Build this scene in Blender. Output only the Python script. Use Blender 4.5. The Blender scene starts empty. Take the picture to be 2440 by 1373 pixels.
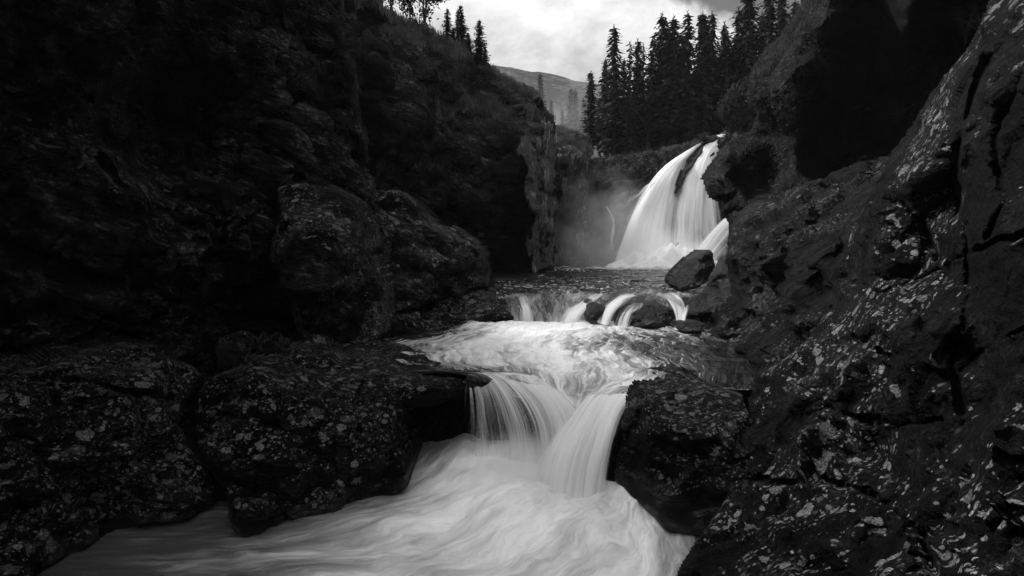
import bpy, math, random
import numpy as np
from mathutils import Vector
from mathutils.geometry import delaunay_2d_cdt
R = math.radians
S = bpy.context.scene
COL = S.collection

# ------------------------------------------------------------------ camera
F, CX, HY = 1590.0, 1220.0, 570.0          # focal length and horizon in photo pixels (2440 wide)
cam_d = bpy.data.cameras.new("camera")
cam = bpy.data.objects.new("camera", cam_d); COL.objects.link(cam)
cam_d.sensor_width = 36.0
cam_d.lens = F / 2440.0 * 36.0
cam_d.shift_y = -(686.5 - HY) / 2440.0
cam_d.clip_start, cam_d.clip_end = 0.1, 4000.0
cam.location = (0, 0, 0); cam.rotation_euler = (R(90), 0, 0)
S.camera = cam

# ------------------------------------------------------------------ world, sun, exposure
SUN_ELEV, SUN_AZ = R(50), R(-47)           # azimuth measured from +Y (up the gorge) towards +X
S.view_settings.view_transform = 'Standard'
S.view_settings.look = 'None'
S.view_settings.gamma = 1.0
S.view_settings.use_curve_mapping = False
S.view_settings.exposure = 1.05
w = bpy.data.worlds.new("World"); S.world = w; w.use_nodes = True


class NT:
    """small helper for node trees"""
    def __init__(s, tree): s.t = tree
    def __call__(s, kind, props=None, **ins):
        n = s.t.nodes.new('ShaderNode' + kind)
        for k, v in (props or {}).items(): setattr(n, k, v)
        for k, v in ins.items():
            k = k.replace('_', ' ')
            if k.isdigit(): k = int(k)
            i = n.inputs[k]
            if isinstance(v, bpy.types.NodeSocket): s.t.links.new(v, i)
            else: i.default_value = v
        return n
    def link(s, a, b): s.t.links.new(a, b)
    def math(s, op, a, b=0.0, c=None, clamp=False):
        n = s.t.nodes.new('ShaderNodeMath'); n.operation = op; n.use_clamp = clamp
        for i, v in enumerate((a, b, c)):
            if v is None: continue
            if isinstance(v, bpy.types.NodeSocket): s.t.links.new(v, n.inputs[i])
            else: n.inputs[i].default_value = v
        return n.outputs[0]
    def remap(s, v, a, b, c=0.0, d=1.0, smooth=True):
        n = s.t.nodes.new('ShaderNodeMapRange')
        n.interpolation_type = 'SMOOTHSTEP' if smooth else 'LINEAR'
        s.t.links.new(v, n.inputs[0])
        for i, x in enumerate((a, b, c, d)): 
            if isinstance(x, bpy.types.NodeSocket): s.t.links.new(x, n.inputs[i + 1])
            else: n.inputs[i + 1].default_value = x
        return n.outputs[0]
    def noise(s, vec, scale, detail=4.0, rough=0.55, dist=0.0, lac=2.0):
        return s('TexNoise', Vector=vec, Scale=scale, Detail=detail, Roughness=rough, Distortion=dist, Lacunarity=lac).outputs[0]
    def mapping(s, vec, scale=(1, 1, 1), rot=(0, 0, 0), loc=(0, 0, 0)):
        return s('Mapping', Vector=vec, Scale=scale, Rotation=rot, Location=loc).outputs[0]
    def mix(s, f, a, b):
        n = s.t.nodes.new('ShaderNodeMix'); n.data_type = 'FLOAT'
        for i, v in ((0, f), (2, a), (3, b)):
            if isinstance(v, bpy.types.NodeSocket): s.t.links.new(v, n.inputs[i])
            else: n.inputs[i].default_value = v
        return n.outputs[0]
    def warp(s, vec, scale, amt):
        nz = s('TexNoise', Vector=vec, Scale=scale, Detail=2.0).outputs[1]
        a = s('VectorMath', {'operation': 'SUBTRACT'}); s.link(nz, a.inputs[0]); a.inputs[1].default_value = (.5, .5, .5)
        b = s('VectorMath', {'operation': 'SCALE'}); s.link(a.outputs[0], b.inputs[0]); b.inputs['Scale'].default_value = amt
        c = s('VectorMath', {'operation': 'ADD'}); s.link(vec, c.inputs[0]); s.link(b.outputs[0], c.inputs[1])
        return c.outputs[0]


def pdir(px, py):
    v = Vector(((px - CX) / F, 1.0, (HY - py) / F)); v.normalize(); return v


def build_world():
    t = w.node_tree; t.nodes.clear(); n = NT(t)
    tc = n('TexCoord').outputs['Generated']
    sky = n('TexSky', {'sky_type': 'NISHITA', 'sun_disc': False, 'sun_elevation': SUN_ELEV, 'sun_rotation': SUN_AZ,
                       'altitude': 900.0, 'air_density': 1.0, 'dust_density': 0.6})
    grey = n('RGBToBW', Color=sky.outputs[0]).outputs[0]
    clear = n.math('MULTIPLY', grey, 0.34)                 # red-filtered clear sky is dark in black and white
    # clouds: broken layer laid out by direction
    big = n.noise(n.mapping(tc, (1.0, 1.0, 1.9), loc=(0.31, 0.2, 0.12)), 3.1, 9.0, 0.56, 0.25)
    fine = n.noise(n.mapping(tc, (1.0, 1.0, 1.5), loc=(0.7, 0, 0)), 9.0, 8.0, 0.62, 0.4)
    # cloud edge to the right of the gorge opening
    d = Vector((.5417, .5417, .643)); d.normalize()      # the clear part of the sky lies up to the right
    dot = n('VectorMath', {'operation': 'DOT_PRODUCT'}); n.link(n.warp(n.warp(tc, 6.0, 0.09), 20.0, 0.03), dot.inputs[0]); dot.inputs[1].default_value = d
    away = n.remap(dot.outputs['Value'], math.cos(R(36.0)), math.cos(R(30.0)), 0.0, 1.0)
    cov = n.math('ADD', big, n.math('MULTIPLY', n.math('SUBTRACT', fine, 0.5), 0.85))
    cov = n.math('SUBTRACT', n.math('ADD', cov, 0.30), n.math('MULTIPLY', away, 0.62))
    mask = n.remap(cov, 0.34, 0.66)
    # a greyer patch low in the cloud above the hill
    d2 = pdir(1325, 118)
    dot2 = n('VectorMath', {'operation': 'DOT_PRODUCT'}); n.link(n.warp(n.warp(tc, 5.0, 0.03), 22.0, 0.012), dot2.inputs[0]); dot2.inputs[1].default_value = d2
    patch = n.remap(dot2.outputs['Value'], math.cos(R(4.5)), math.cos(R(0.1)), 0.0, 1.0)
    body = n.remap(n.math('ADD', n.math('MULTIPLY', big, 0.5), n.math('MULTIPLY', fine, 0.5)), 0.37, 0.61, 2.5, 4.9)
    body = n.math('MULTIPLY', body, n.math('SUBTRACT', 1.0, n.math('MULTIPLY', patch, 0.22)))
    # an overcast sky is brighter overhead than near the horizon
    zup = n('SeparateXYZ', Vector=tc).outputs[2]
    body = n.math('MULTIPLY', body, n.math('ADD', 0.80, n.math('MULTIPLY', n.math('MAXIMUM', zup, 0.0), 3.3)))
    val = n.mix(mask, clear, body)
    bg = n('Background', Color=val, Strength=0.06)
    out = n('OutputWorld'); n.link(bg.outputs[0], out.inputs[0])
build_world()

sun_d = bpy.data.lights.new("sun", 'SUN'); sun_d.energy = 2.0; sun_d.angle = R(12); sun_d.color = (1, 1, 1)
sun = bpy.data.objects.new("sun", sun_d); COL.objects.link(sun)
to_sun = Vector((math.sin(SUN_AZ) * math.cos(SUN_ELEV), math.cos(SUN_AZ) * math.cos(SUN_ELEV), math.sin(SUN_ELEV)))
sun.rotation_euler = to_sun.to_track_quat('Z', 'Y').to_euler()
S.render.engine = 'CYCLES'
S.cycles.use_denoising = True
S.cycles.max_bounces = 8
S.cycles.transparent_max_bounces = 16
S.cycles.volume_bounces = 3
S.cycles.volume_step_rate = 2.0
S.cycles.volume_max_steps = 96

# ------------------------------------------------------------------ numpy noise
def hash3(i, j, k, seed):
    h = (i.astype(np.int64) * 374761393 + j.astype(np.int64) * 668265263 + k.astype(np.int64) * 2147483647 + seed * 144665) & 0xffffffff
    h = ((h ^ (h >> 13)) * 1274126177) & 0xffffffff
    h = ((h ^ (h >> 16)) * 2246822519) & 0xffffffff
    return h ^ (h >> 15)

def rnd3(i, j, k, seed): return hash3(i, j, k, seed).astype(np.float64) / 4294967295.0

def perlin(p, seed=0):
    i = np.floor(p).astype(np.int64); f = p - i
    u = f * f * f * (f * (f * 6 - 15) + 10)
    out = 0
    for dx in (0, 1):
        for dy in (0, 1):
            for dz in (0, 1):
                h = hash3(i[:, 0] + dx, i[:, 1] + dy, i[:, 2] + dz, seed)
                th = (h & 0xffff) / 65535.0 * 2 * np.pi; z = ((h >> 16) & 0xffff) / 32767.5 - 1
                r = np.sqrt(np.maximum(0, 1 - z * z))
                g = r * np.cos(th) * (f[:, 0] - dx) + r * np.sin(th) * (f[:, 1] - dy) + z * (f[:, 2] - dz)
                wt = (u[:, 0] if dx else 1 - u[:, 0]) * (u[:, 1] if dy else 1 - u[:, 1]) * (u[:, 2] if dz else 1 - u[:, 2])
                out = out + g * wt
    return out

def fbm(p, octv=4, gain=0.5, seed=0, ridged=False):
    a, s, o = 1.0, 1.0, 0.0
    for k in range(octv):
        v = perlin(p * s, seed + k * 17)
        o = o + a * ((0.5 - np.abs(v) * 2) if ridged else v)
        a *= gain; s *= 2.03
    return o

def facet(p, seed=0, tilt=0.9):
    """blocky rock: every cell of a jittered grid is one tilted plane"""
    i0 = np.floor(p).astype(np.int64)
    best = np.full(len(p), 1e9); sec = np.full(len(p), 1e9); val = np.zeros(len(p))
    for dx in (-1, 0, 1):
        for dy in (-1, 0, 1):
            for dz in (-1, 0, 1):
                c = i0 + np.array([dx, dy, dz])
                q = [rnd3(c[:, 0], c[:, 1], c[:, 2], seed + m) for m in range(7)]
                d = p - (c + np.stack(q[:3], 1))
                d2 = (d * d).sum(1)
                v = q[3] - .5 + tilt * ((q[4] - .5) * d[:, 0] + (q[5] - .5) * d[:, 1] + (q[6] - .5) * d[:, 2])
                m = d2 < best
                sec = np.where(m, best, np.minimum(sec, d2))
                val = np.where(m, v, val); best = np.where(m, d2, best)
    edge = np.sqrt(sec) - np.sqrt(best)
    crack = np.clip(1 - edge / 0.10, 0, 1)
    return val - 0.22 * crack * crack

def roty(p, a):
    c, s = math.cos(a), math.sin(a)
    return np.stack([p[:, 0] * c + p[:, 2] * s, p[:, 1], -p[:, 0] * s + p[:, 2] * c], 1)

# ------------------------------------------------------------------ object helpers
def tag(o, label=None, cat=None, group=None, kind=None):
    if label: o['label'] = label
    if cat: o['category'] = cat
    if group: o['group'] = group
    if kind: o['kind'] = kind
    return o

def empty(name, loc=(0, 0, 0)):
    o = bpy.data.objects.new(name, None); COL.objects.link(o); o.location = loc; o.empty_display_size = 0.3
    return o

def link_mesh(name, me, m, parent=None, smooth=True):
    if m: me.materials.append(m)
    if smooth and len(me.polygons): me.polygons.foreach_set('use_smooth', np.ones(len(me.polygons), bool))
    o = bpy.data.objects.new(name, me); COL.objects.link(o)
    if parent: o.parent = parent
    return o

def np_mesh(name, v, faces, uv=None, attr=None):
    """faces: (n,4) or (n,3) int array; uv: per vertex (n,2); attr: dict of per-vertex floats"""
    v = np.asarray(v, np.float32); faces = np.asarray(faces, np.int32)
    me = bpy.data.meshes.new(name); k = faces.shape[1]
    me.vertices.add(len(v)); me.vertices.foreach_set('co', v.ravel())
    me.loops.add(faces.size); me.loops.foreach_set('vertex_index', faces.ravel())
    me.polygons.add(len(faces)); me.polygons.foreach_set('loop_start', np.arange(0, faces.size, k, dtype=np.int32))
    try: me.polygons.foreach_set('loop_total', np.full(len(faces), k, np.int32))
    except Exception: pass
    if uv is not None:
        l = me.uv_layers.new(name='UVMap'); l.data.foreach_set('uv', np.asarray(uv, np.float32)[faces.ravel()].ravel())
    for nm, a in (attr or {}).items():
        at = me.attributes.new(nm, 'FLOAT', 'POINT'); at.data.foreach_set('value', np.asarray(a, np.float32))
    me.update(calc_edges=True); me.validate()
    return me

def P(px, py, Y): return np.array([(px - CX) / F * Y, Y, (HY - py) / F * Y])

# ------------------------------------------------------------------ materials
def new_mat(name):
    m = bpy.data.materials.new(name); m.use_nodes = True; m.node_tree.nodes.clear()
    return m, NT(m.node_tree)

def grey(n, v):
    c = n('CombineColor'); 
    for i in range(3): n.link(v, c.inputs[i])
    return c.outputs[0]

def rock_mat(name, dark=0.006, light=0.035, lichen=0.5, lcol=0.30, ang=0.5, wet=0.0, lscale=4.0, stretch=4.0, bump=1.0, rough=0.62, px=0.02, band=0.0, toplit=0.12, rnd=0.8):
    """dark schist: streaked along the foliation, lichen crusts; px is about the metres one picture element covers"""
    m, n = new_mat(name)
    co = n('TexCoord').outputs['Object']
    nz = n('SeparateXYZ', Vector=n('NewGeometry').outputs['Normal']).outputs[2]
    rot = n.mapping(co, rot=(0, ang, 0))
    fol = n.mapping(rot, (1.0 / stretch, 0.55, 1.0))
    folw = n.warp(n.warp(fol, 0.7, 0.12), 3.0, 0.06)
    k = 0.02 / px
    a = n.noise(folw, 2.0 * k ** .5, 8.0, 0.62)
    b = n.noise(folw, 9.0 * k, 6.0, 0.68)
    s = n.noise(folw, 19.0 * k, 4.0, 0.6)
    c = n.noise(co, 0.35, 4.0, 0.5)
    grain = n.noise(co, 48.0 * k, 3.0, 0.65)
    body = n.math('ADD', n.math('MULTIPLY', a, 0.55), n.math('ADD', n.math('MULTIPLY', b, 0.30), n.math('MULTIPLY', c, 0.30)))
    base = n.remap(body, 0.48, 0.80, dark, light * 0.75)
    # fresh broken edges and dry streaks
    env = n.remap(n.math('ADD', n.math('MULTIPLY', c, 0.6), n.math('MULTIPLY', a, 0.6)), 0.48, 0.72)
    stk = n.remap(n.math('ADD', n.math('MULTIPLY', s, 0.6), n.math('MULTIPLY', b, 0.4)), 0.50, 0.66)
    base = n.math('ADD', base, n.math('MULTIPLY', n.math('MULTIPLY', stk, env), light * 2.8))
    base = n.math('MULTIPLY', base, n.remap(grain, 0.32, 0.68, 0.35, 1.65, False))
    # lichen: round crusts of several sizes in clusters, thicker on upward faces; that pale boost paints in sky light
    clus = n.noise(n.warp(co, 1.0, 0.6), 0.55, 4.0, 0.6)
    clus2 = n.noise(folw, 1.3, 4.0, 0.6)
    up = n.remap(nz, -0.3, 0.8, 0.0, 1.0)
    lm = None
    for i, (sc, hi) in enumerate(((lscale, 0.56), (lscale * 2.3, 0.58), (lscale * 5.5, 0.62))):
        wv = n.mapping(rot, (rnd, 0.9, 1.0), loc=(i * 3.1, i, 0))
        wv = n.warp(wv, sc * 1.7, 0.45 / sc)
        wv = n.warp(wv, sc * 7, 0.22 / sc)
        vo = n('TexVoronoi', {'feature': 'F1'}, Vector=wv, Scale=sc, Randomness=1.0)
        rc = n('SeparateColor', Color=vo.outputs['Color'])
        rad = n.math('MULTIPLY', n.math('POWER', rc.outputs[0], 1.7), hi)
        e = n.math('ADD', n.math('MULTIPLY', clus, 0.75), n.math('ADD', n.math('MULTIPLY', clus2, 0.35), n.math('MULTIPLY', up, toplit)))
        e = n.remap(e, 0.68 - 0.16 * lichen, 0.76 - 0.11 * lichen)
        d = n.math('SUBTRACT', n.math('MULTIPLY', rad, e), vo.outputs['Distance'])
        msk = n.math('MULTIPLY', n.remap(d, 0.0, 0.08), n.remap(rc.outputs[1], 0.0, 1.0, 0.2, 1.0, False))
        lm = msk if lm is None else n.math('MAXIMUM', lm, msk)
    mott = n.remap(n.noise(co, 30.0 * k, 4.0, 0.75), 0.36, 0.62, 0.12, 1.0)
    lm = n.math('MULTIPLY', lm, mott)
    if band:                                            # washed dark rim above the waterline, no lichen on it
        zz = n('SeparateXYZ', Vector=co).outputs[2]
        dry = n.remap(n.math('ADD', zz, n.math('MULTIPLY', n.math('SUBTRACT', a, 0.5), 0.7)), band, band + 0.25)
        lm = n.math('MULTIPLY', lm, dry); base = n.math('MULTIPLY', base, n.mix(dry, 0.35, 1.0))
    col = n.mix(lm, base, lcol)
    crack = n('TexVoronoi', {'feature': 'DISTANCE_TO_EDGE'}, Vector=n.warp(n.warp(fol, 1.2, 0.9), 6.0, 0.15), Scale=0.8).outputs['Distance']
    crack = n.remap(crack, 0.0, 0.03)
    h = n.math('ADD', n.math('MULTIPLY', a, 0.34), n.math('MULTIPLY', b, 0.20 / k))
    h = n.math('ADD', h, n.math('MULTIPLY', s, 0.10 / k))
    h = n.math('ADD', h, n.math('MULTIPLY', crack, 0.03))
    h = n.math('ADD', h, n.math('MULTIPLY', grain, 0.022 / k))
    h = n.math('ADD', h, n.math('MULTIPLY', lm, 0.012))
    bp = n('Bump', Height=h, Strength=min(1.0, bump), Distance=1.0)
    rg = n.remap(b, 0.35, 0.65, rough - 0.14 - 0.25 * wet, rough + 0.2 - 0.3 * wet, False)
    rg = n.math('MAXIMUM', n.mix(lm, rg, 0.9), 0.12)
    if band: rg = n.mix(dry, 0.22, rg)
    bs = n('BsdfPrincipled', Base_Color=grey(n, col), Roughness=rg, Normal=bp.outputs[0])
    sp_ = n.mix(lm, 0.05 + 0.4 * wet, 0.03)
    if band: sp_ = n.mix(dry, 0.3, sp_)
    n.link(sp_, bs.inputs['Specular IOR Level'])
    out = n('OutputMaterial'); n.link(bs.outputs[0], out.inputs[0])
    return m

M = {}
M['left'] = rock_mat('dark_schist', 0.001, 0.055, 0.4, 0.16, ang=R(-18), lscale=3.2, stretch=4, px=.02)
M['left_boulder'] = rock_mat('lichen_schist', 0.0015, 0.058, 0.9, 0.30, ang=R(-8), lscale=4.2, stretch=3, px=.024)
M['front_left'] = rock_mat('spotted_schist', 0.001, 0.018, 0.95, 0.24, ang=R(-4), lscale=5.0, stretch=2.0, px=.016, band=.42, toplit=.2)  # stronger pale tops paint sky light on shaded boulders
M['right'] = rock_mat('slab_schist', 0.0008, 0.014, 0.68, 0.48, ang=R(38), lscale=3.6, stretch=2.2, px=.012, rnd=1.0)
M['strata'] = rock_mat('layered_schist', 0.0005, 0.013, 0.5, 0.22, ang=R(30), lscale=4.0, stretch=6.0, wet=0.05, px=.024)
M['overhang'] = rock_mat('mossy_schist', 0.001, 0.022, 0.5, 0.10, ang=R(55), lscale=2.5, stretch=2.0, px=.035)
M['wet'] = rock_mat('wet_schist', 0.002, 0.022, 0.3, 0.15, ang=R(20), wet=0.45, lscale=6, stretch=3.0, px=.03)
M['bed'] = rock_mat('black_wet_schist', 0.001, 0.005, 0.0, 0.03, ang=R(60), wet=0.5, px=.02)
M['far'] = rock_mat('gorge_schist', 0.001, 0.042, 0.4, 0.16, ang=R(-6), lscale=1.6, stretch=3.0, px=.045)
M['lit_mist_rock'] = rock_mat('lit_mist_schist', 0.012, 0.13, 0.3, 0.16, ang=R(70), lscale=1.4, stretch=3.0, px=.06)  # lighter copy of the gorge rock, painted as lit behind the spray
M['slab'] = rock_mat('lit_slab', 0.07, 0.17, 0.3, 0.22, ang=R(80), lscale=1.2, stretch=3.0, rough=0.8, px=.05)  # lighter tone paints the light falling on this face
M['shelf'] = rock_mat('shelf_schist', 0.002, 0.045, 0.4, 0.16, ang=R(35), lscale=1.4, stretch=4.0, wet=0.3, px=.06)

def leaf_mat(name, lo, hi, scale=3.0):
    m, n = new_mat(name)
    co = n('TexCoord').outputs['Object']
    v = n.remap(n.noise(co, scale, 4.0, 0.6), 0.35, 0.65, lo, hi)
    bs = n('BsdfPrincipled', Base_Color=grey(n, v), Roughness=0.75)
    bs.inputs['Specular IOR Level'].default_value = 0.15
    tr = n('BsdfTranslucent', Color=grey(n, n.math('MULTIPLY', v, 1.2)))
    mx = n('MixShader', Fac=0.25); n.link(bs.outputs[0], mx.inputs[1]); n.link(tr.outputs[0], mx.inputs[2])
    out = n('OutputMaterial'); n.link(mx.outputs[0], out.inputs[0])
    return m
M['needles'] = leaf_mat('spruce_needles', 0.005, 0.032, 3.0)
M['leaves'] = leaf_mat('birch_leaves', 0.02, 0.06, 4.0)
M['dark_leaves'] = leaf_mat('dark_leaves', 0.006, 0.02, 4.0)
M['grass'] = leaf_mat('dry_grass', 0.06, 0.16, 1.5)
M['dark_grass'] = leaf_mat('rimlit_grass', 0.035, 0.10, 1.5)  # tone raised to paint the sun's rim light on cliff-edge grass
M['bark'] = leaf_mat('spruce_bark', 0.04, 0.10, 6.0)
M['stem'] = leaf_mat('plant_stem', 0.03, 0.07, 6.0)

def hill_mat():
    m, n = new_mat('hillside')
    co = n('TexCoord').outputs['Object']
    a = n.noise(n.mapping(co, (1, 1, 1.0)), 0.012, 8.0, 0.6)
    b = n.noise(n.mapping(co, (1, .6, 2.0)), 0.16, 8.0, 0.75)
    v = n.remap(n.math('ADD', n.math('MULTIPLY', a, 0.45), n.math('MULTIPLY', b, 0.55)), 0.43, 0.57, 0.003, 0.12)
    bp = n('Bump', Height=n.math('ADD', a, n.math('MULTIPLY', b, 0.3)), Strength=0.9, Distance=20.0)
    bs = n('BsdfPrincipled', Base_Color=grey(n, v), Roughness=0.9, Normal=bp.outputs[0])
    bs.inputs['Specular IOR Level'].default_value = 0.1
    out = n('OutputMaterial'); n.link(bs.outputs[0], out.inputs[0])
    return m
M['hill'] = hill_mat()

def fall_mat(name, fu=26.0, fv=0.5, seed=0.0, lo=0.15, hi=0.62, alb=0.86, con=1.5):
    """white silky water: alpha and tone follow long streaks along the fall"""
    m, n = new_mat(name)
    uv = n('UVMap').outputs[0]
    at = n('Attribute', {'attribute_name': 'foam'}).outputs['Fac']
    uvw = n.warp(uv, 0.9, 0.10)
    s1 = n.noise(n.mapping(uvw, (fu * 0.22, fv * 0.5, 1), loc=(seed, 0, 0)), 1.0, 3.0, 0.5)
    s2 = n.noise(n.mapping(uvw, (fu, fv, 1), loc=(seed * 2, 3, 0)), 1.0, 4.0, 0.6)
    s3 = n.noise(n.mapping(uvw, (fu * 3.2, fv * 1.6, 1), loc=(seed * 3, 7, 0)), 1.0, 3.0, 0.6)
    s = n.math('ADD', n.math('MULTIPLY', s1, 0.5), n.math('ADD', n.math('MULTIPLY', s2, 0.33), n.math('MULTIPLY', s3, 0.17)))
    x = n.math('ADD', n.math('MULTIPLY', at, 1.0), n.math('MULTIPLY', n.math('SUBTRACT', s, 0.5), con))
    alpha = n.remap(x, lo, hi)
    alpha = n.math('MULTIPLY', alpha, n.remap(at, 0.0, 0.12))
    tone = n.remap(s, 0.3, 0.62, alb * 0.74, alb)
    bp = n('Bump', Height=s, Strength=0.35, Distance=0.25)
    df = n('BsdfDiffuse', Color=grey(n, tone), Normal=bp.outputs[0])
    tl = n('BsdfTranslucent', Color=grey(n, tone))
    mx = n('MixShader', Fac=0.3); n.link(df.outputs[0], mx.inputs[1]); n.link(tl.outputs[0], mx.inputs[2])
    tp = n('BsdfTransparent')
    mz = n('MixShader', Fac=alpha); n.link(tp.outputs[0], mz.inputs[1]); n.link(mx.outputs[0], mz.inputs[2])
    out = n('OutputMaterial'); n.link(mz.outputs[0], out.inputs[0])
    return m

def pool_mat(name, fu=3.0, fv=0.7, dark=0.012, alb=0.80, contrast=1.5, lo=0.42, hi=0.80, warp=0.35, seed=0.0, bump=0.4, rough=0.22, wisp=0.0, spec=0.5):
    m, n = new_mat(name)
    uv = n('UVMap').outputs[0]
    at = n('Attribute', {'attribute_name': 'foam'}).outputs['Fac']
    uvw = n.warp(n.warp(uv, 0.45, warp * 2.0), 1.7, warp)
    s1 = n.noise(n.mapping(uvw, (fu * 0.35, fv * 0.4, 1), loc=(seed, 1, 0)), 1.0, 4.0, 0.55)
    s2 = n.noise(n.mapping(uvw, (fu, fv, 1), loc=(seed, 5, 0)), 1.0, 6.0, 0.62, 0.3)
    s3 = n.noise(n.mapping(uvw, (fu * 4.0, fv * 2.5, 1), loc=(seed, 9, 0)), 1.0, 5.0, 0.65, 0.3)
    s = n.math('ADD', n.math('MULTIPLY', s1, 0.36), n.math('ADD', n.math('MULTIPLY', s2, 0.40), n.math('MULTIPLY', s3, 0.24)))
    x = n.math('ADD', at, n.math('MULTIPLY', n.math('SUBTRACT', s, 0.5), contrast))
    wl = n.math('ABSOLUTE', n.math('SUBTRACT', s2, 0.5))
    wsp = n.math('MULTIPLY', n.remap(wl, 0.0, 0.045, 1.0, 0.0), n.remap(s3, 0.42, 0.62))
    x = n.math('ADD', x, n.math('MULTIPLY', wsp, n.math('MULTIPLY', n.remap(at, 0.05, 0.5), wisp)))
    foam = n.remap(x, lo, hi)
    tone = n.mix(foam, dark, n.remap(s, 0.3, 0.65, alb * 0.72, alb))
    bp = n('Bump', Height=n.math('ADD', s, n.math('MULTIPLY', s2, 0.6)), Strength=bump, Distance=0.3)
    bs = n('BsdfPrincipled', Base_Color=grey(n, tone), Roughness=n.mix(foam, rough, 0.8), Normal=bp.outputs[0])
    n.link(n.mix(foam, spec, 0.05), bs.inputs['Specular IOR Level'])
    out = n('OutputMaterial'); n.link(bs.outputs[0], out.inputs[0])
    return m

# ------------------------------------------------------------------ rock masses
def tps(pts, vals, q):
    pts = np.asarray(pts, float) / 1000.0; q = q / 1000.0
    def U(r2): return np.where(r2 > 1e-12, 0.5 * r2 * np.log(np.maximum(r2, 1e-12)), 0.0)
    n = len(pts)
    K = U(((pts[:, None] - pts[None]) ** 2).sum(-1)) + np.eye(n) * 2e-4
    A = np.zeros((n + 3, n + 3)); A[:n, :n] = K; A[:n, n] = 1; A[:n, n + 1:] = pts; A[n, :n] = 1; A[n + 1:, :n] = pts.T
    b = np.zeros(n + 3); b[:n] = vals
    c = np.linalg.solve(A, b)
    out = np.zeros(len(q))
    for s in range(0, len(q), 40000):
        qq = q[s:s + 40000]
        out[s:s + 40000] = U(((qq[:, None] - pts[None]) ** 2).sum(-1)) @ c[:n] + c[n] + qq @ c[n + 1:]
    return out

def planar(pts, vals, q, grid):
    """flat triangles between the points: bedrock that has broken along planes"""
    gx, gy = grid
    vs, _, tris, orig, _, _ = delaunay_2d_cdt([Vector((float(a), float(b))) for a, b in pts], [], [], 0, 1e-4, True)
    vv = np.array([vals[o[0]] for o in orig]); P2 = np.array([(v.x, v.y) for v in vs])
    out = np.full(len(q), np.nan).reshape(len(gy), len(gx))
    for t in tris:
        A_, B_, C_ = P2[t[0]], P2[t[1]], P2[t[2]]
        i0, i1 = np.searchsorted(gx, [min(A_[0], B_[0], C_[0]) - 1e-6, max(A_[0], B_[0], C_[0]) + 1e-6])
        j0, j1 = np.searchsorted(gy, [min(A_[1], B_[1], C_[1]) - 1e-6, max(A_[1], B_[1], C_[1]) + 1e-6])
        if i1 <= i0 or j1 <= j0: continue
        X, Y = np.meshgrid(gx[i0:i1], gy[j0:j1])
        den = (B_[1] - C_[1]) * (A_[0] - C_[0]) + (C_[0] - B_[0]) * (A_[1] - C_[1])
        if abs(den) < 1e-9: continue
        a = ((B_[1] - C_[1]) * (X - C_[0]) + (C_[0] - B_[0]) * (Y - C_[1])) / den
        b = ((C_[1] - A_[1]) * (X - C_[0]) + (A_[0] - C_[0]) * (Y - C_[1])) / den
        c = 1 - a - b; m = (a >= -1e-6) & (b >= -1e-6) & (c >= -1e-6)
        sub = out[j0:j1, i0:i1]; sub[m] = (a * vv[t[0]] + b * vv[t[1]] + c * vv[t[2]])[m]
    return out.ravel()

def inside_dist(poly, q):
    poly = np.asarray(poly, float); ins = np.zeros(len(q), bool); d2 = np.full(len(q), 1e18)
    x, y = q[:, 0], q[:, 1]
    for a, b in zip(poly, np.roll(poly, -1, 0)):
        c = (a[1] > y) != (b[1] > y)
        with np.errstate(divide='ignore', invalid='ignore'):
            xi = (b[0] - a[0]) * (y - a[1]) / (b[1] - a[1] + 1e-12) + a[0]
        ins ^= c & (x < xi)
        ab = b - a; L = ab @ ab + 1e-9
        t = np.clip(((x - a[0]) * ab[0] + (y - a[1]) * ab[1]) / L, 0, 1)
        d2 = np.minimum(d2, (x - a[0] - t * ab[0]) ** 2 + (y - a[1] - t * ab[1]) ** 2)
    return ins, np.sqrt(d2)

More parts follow.
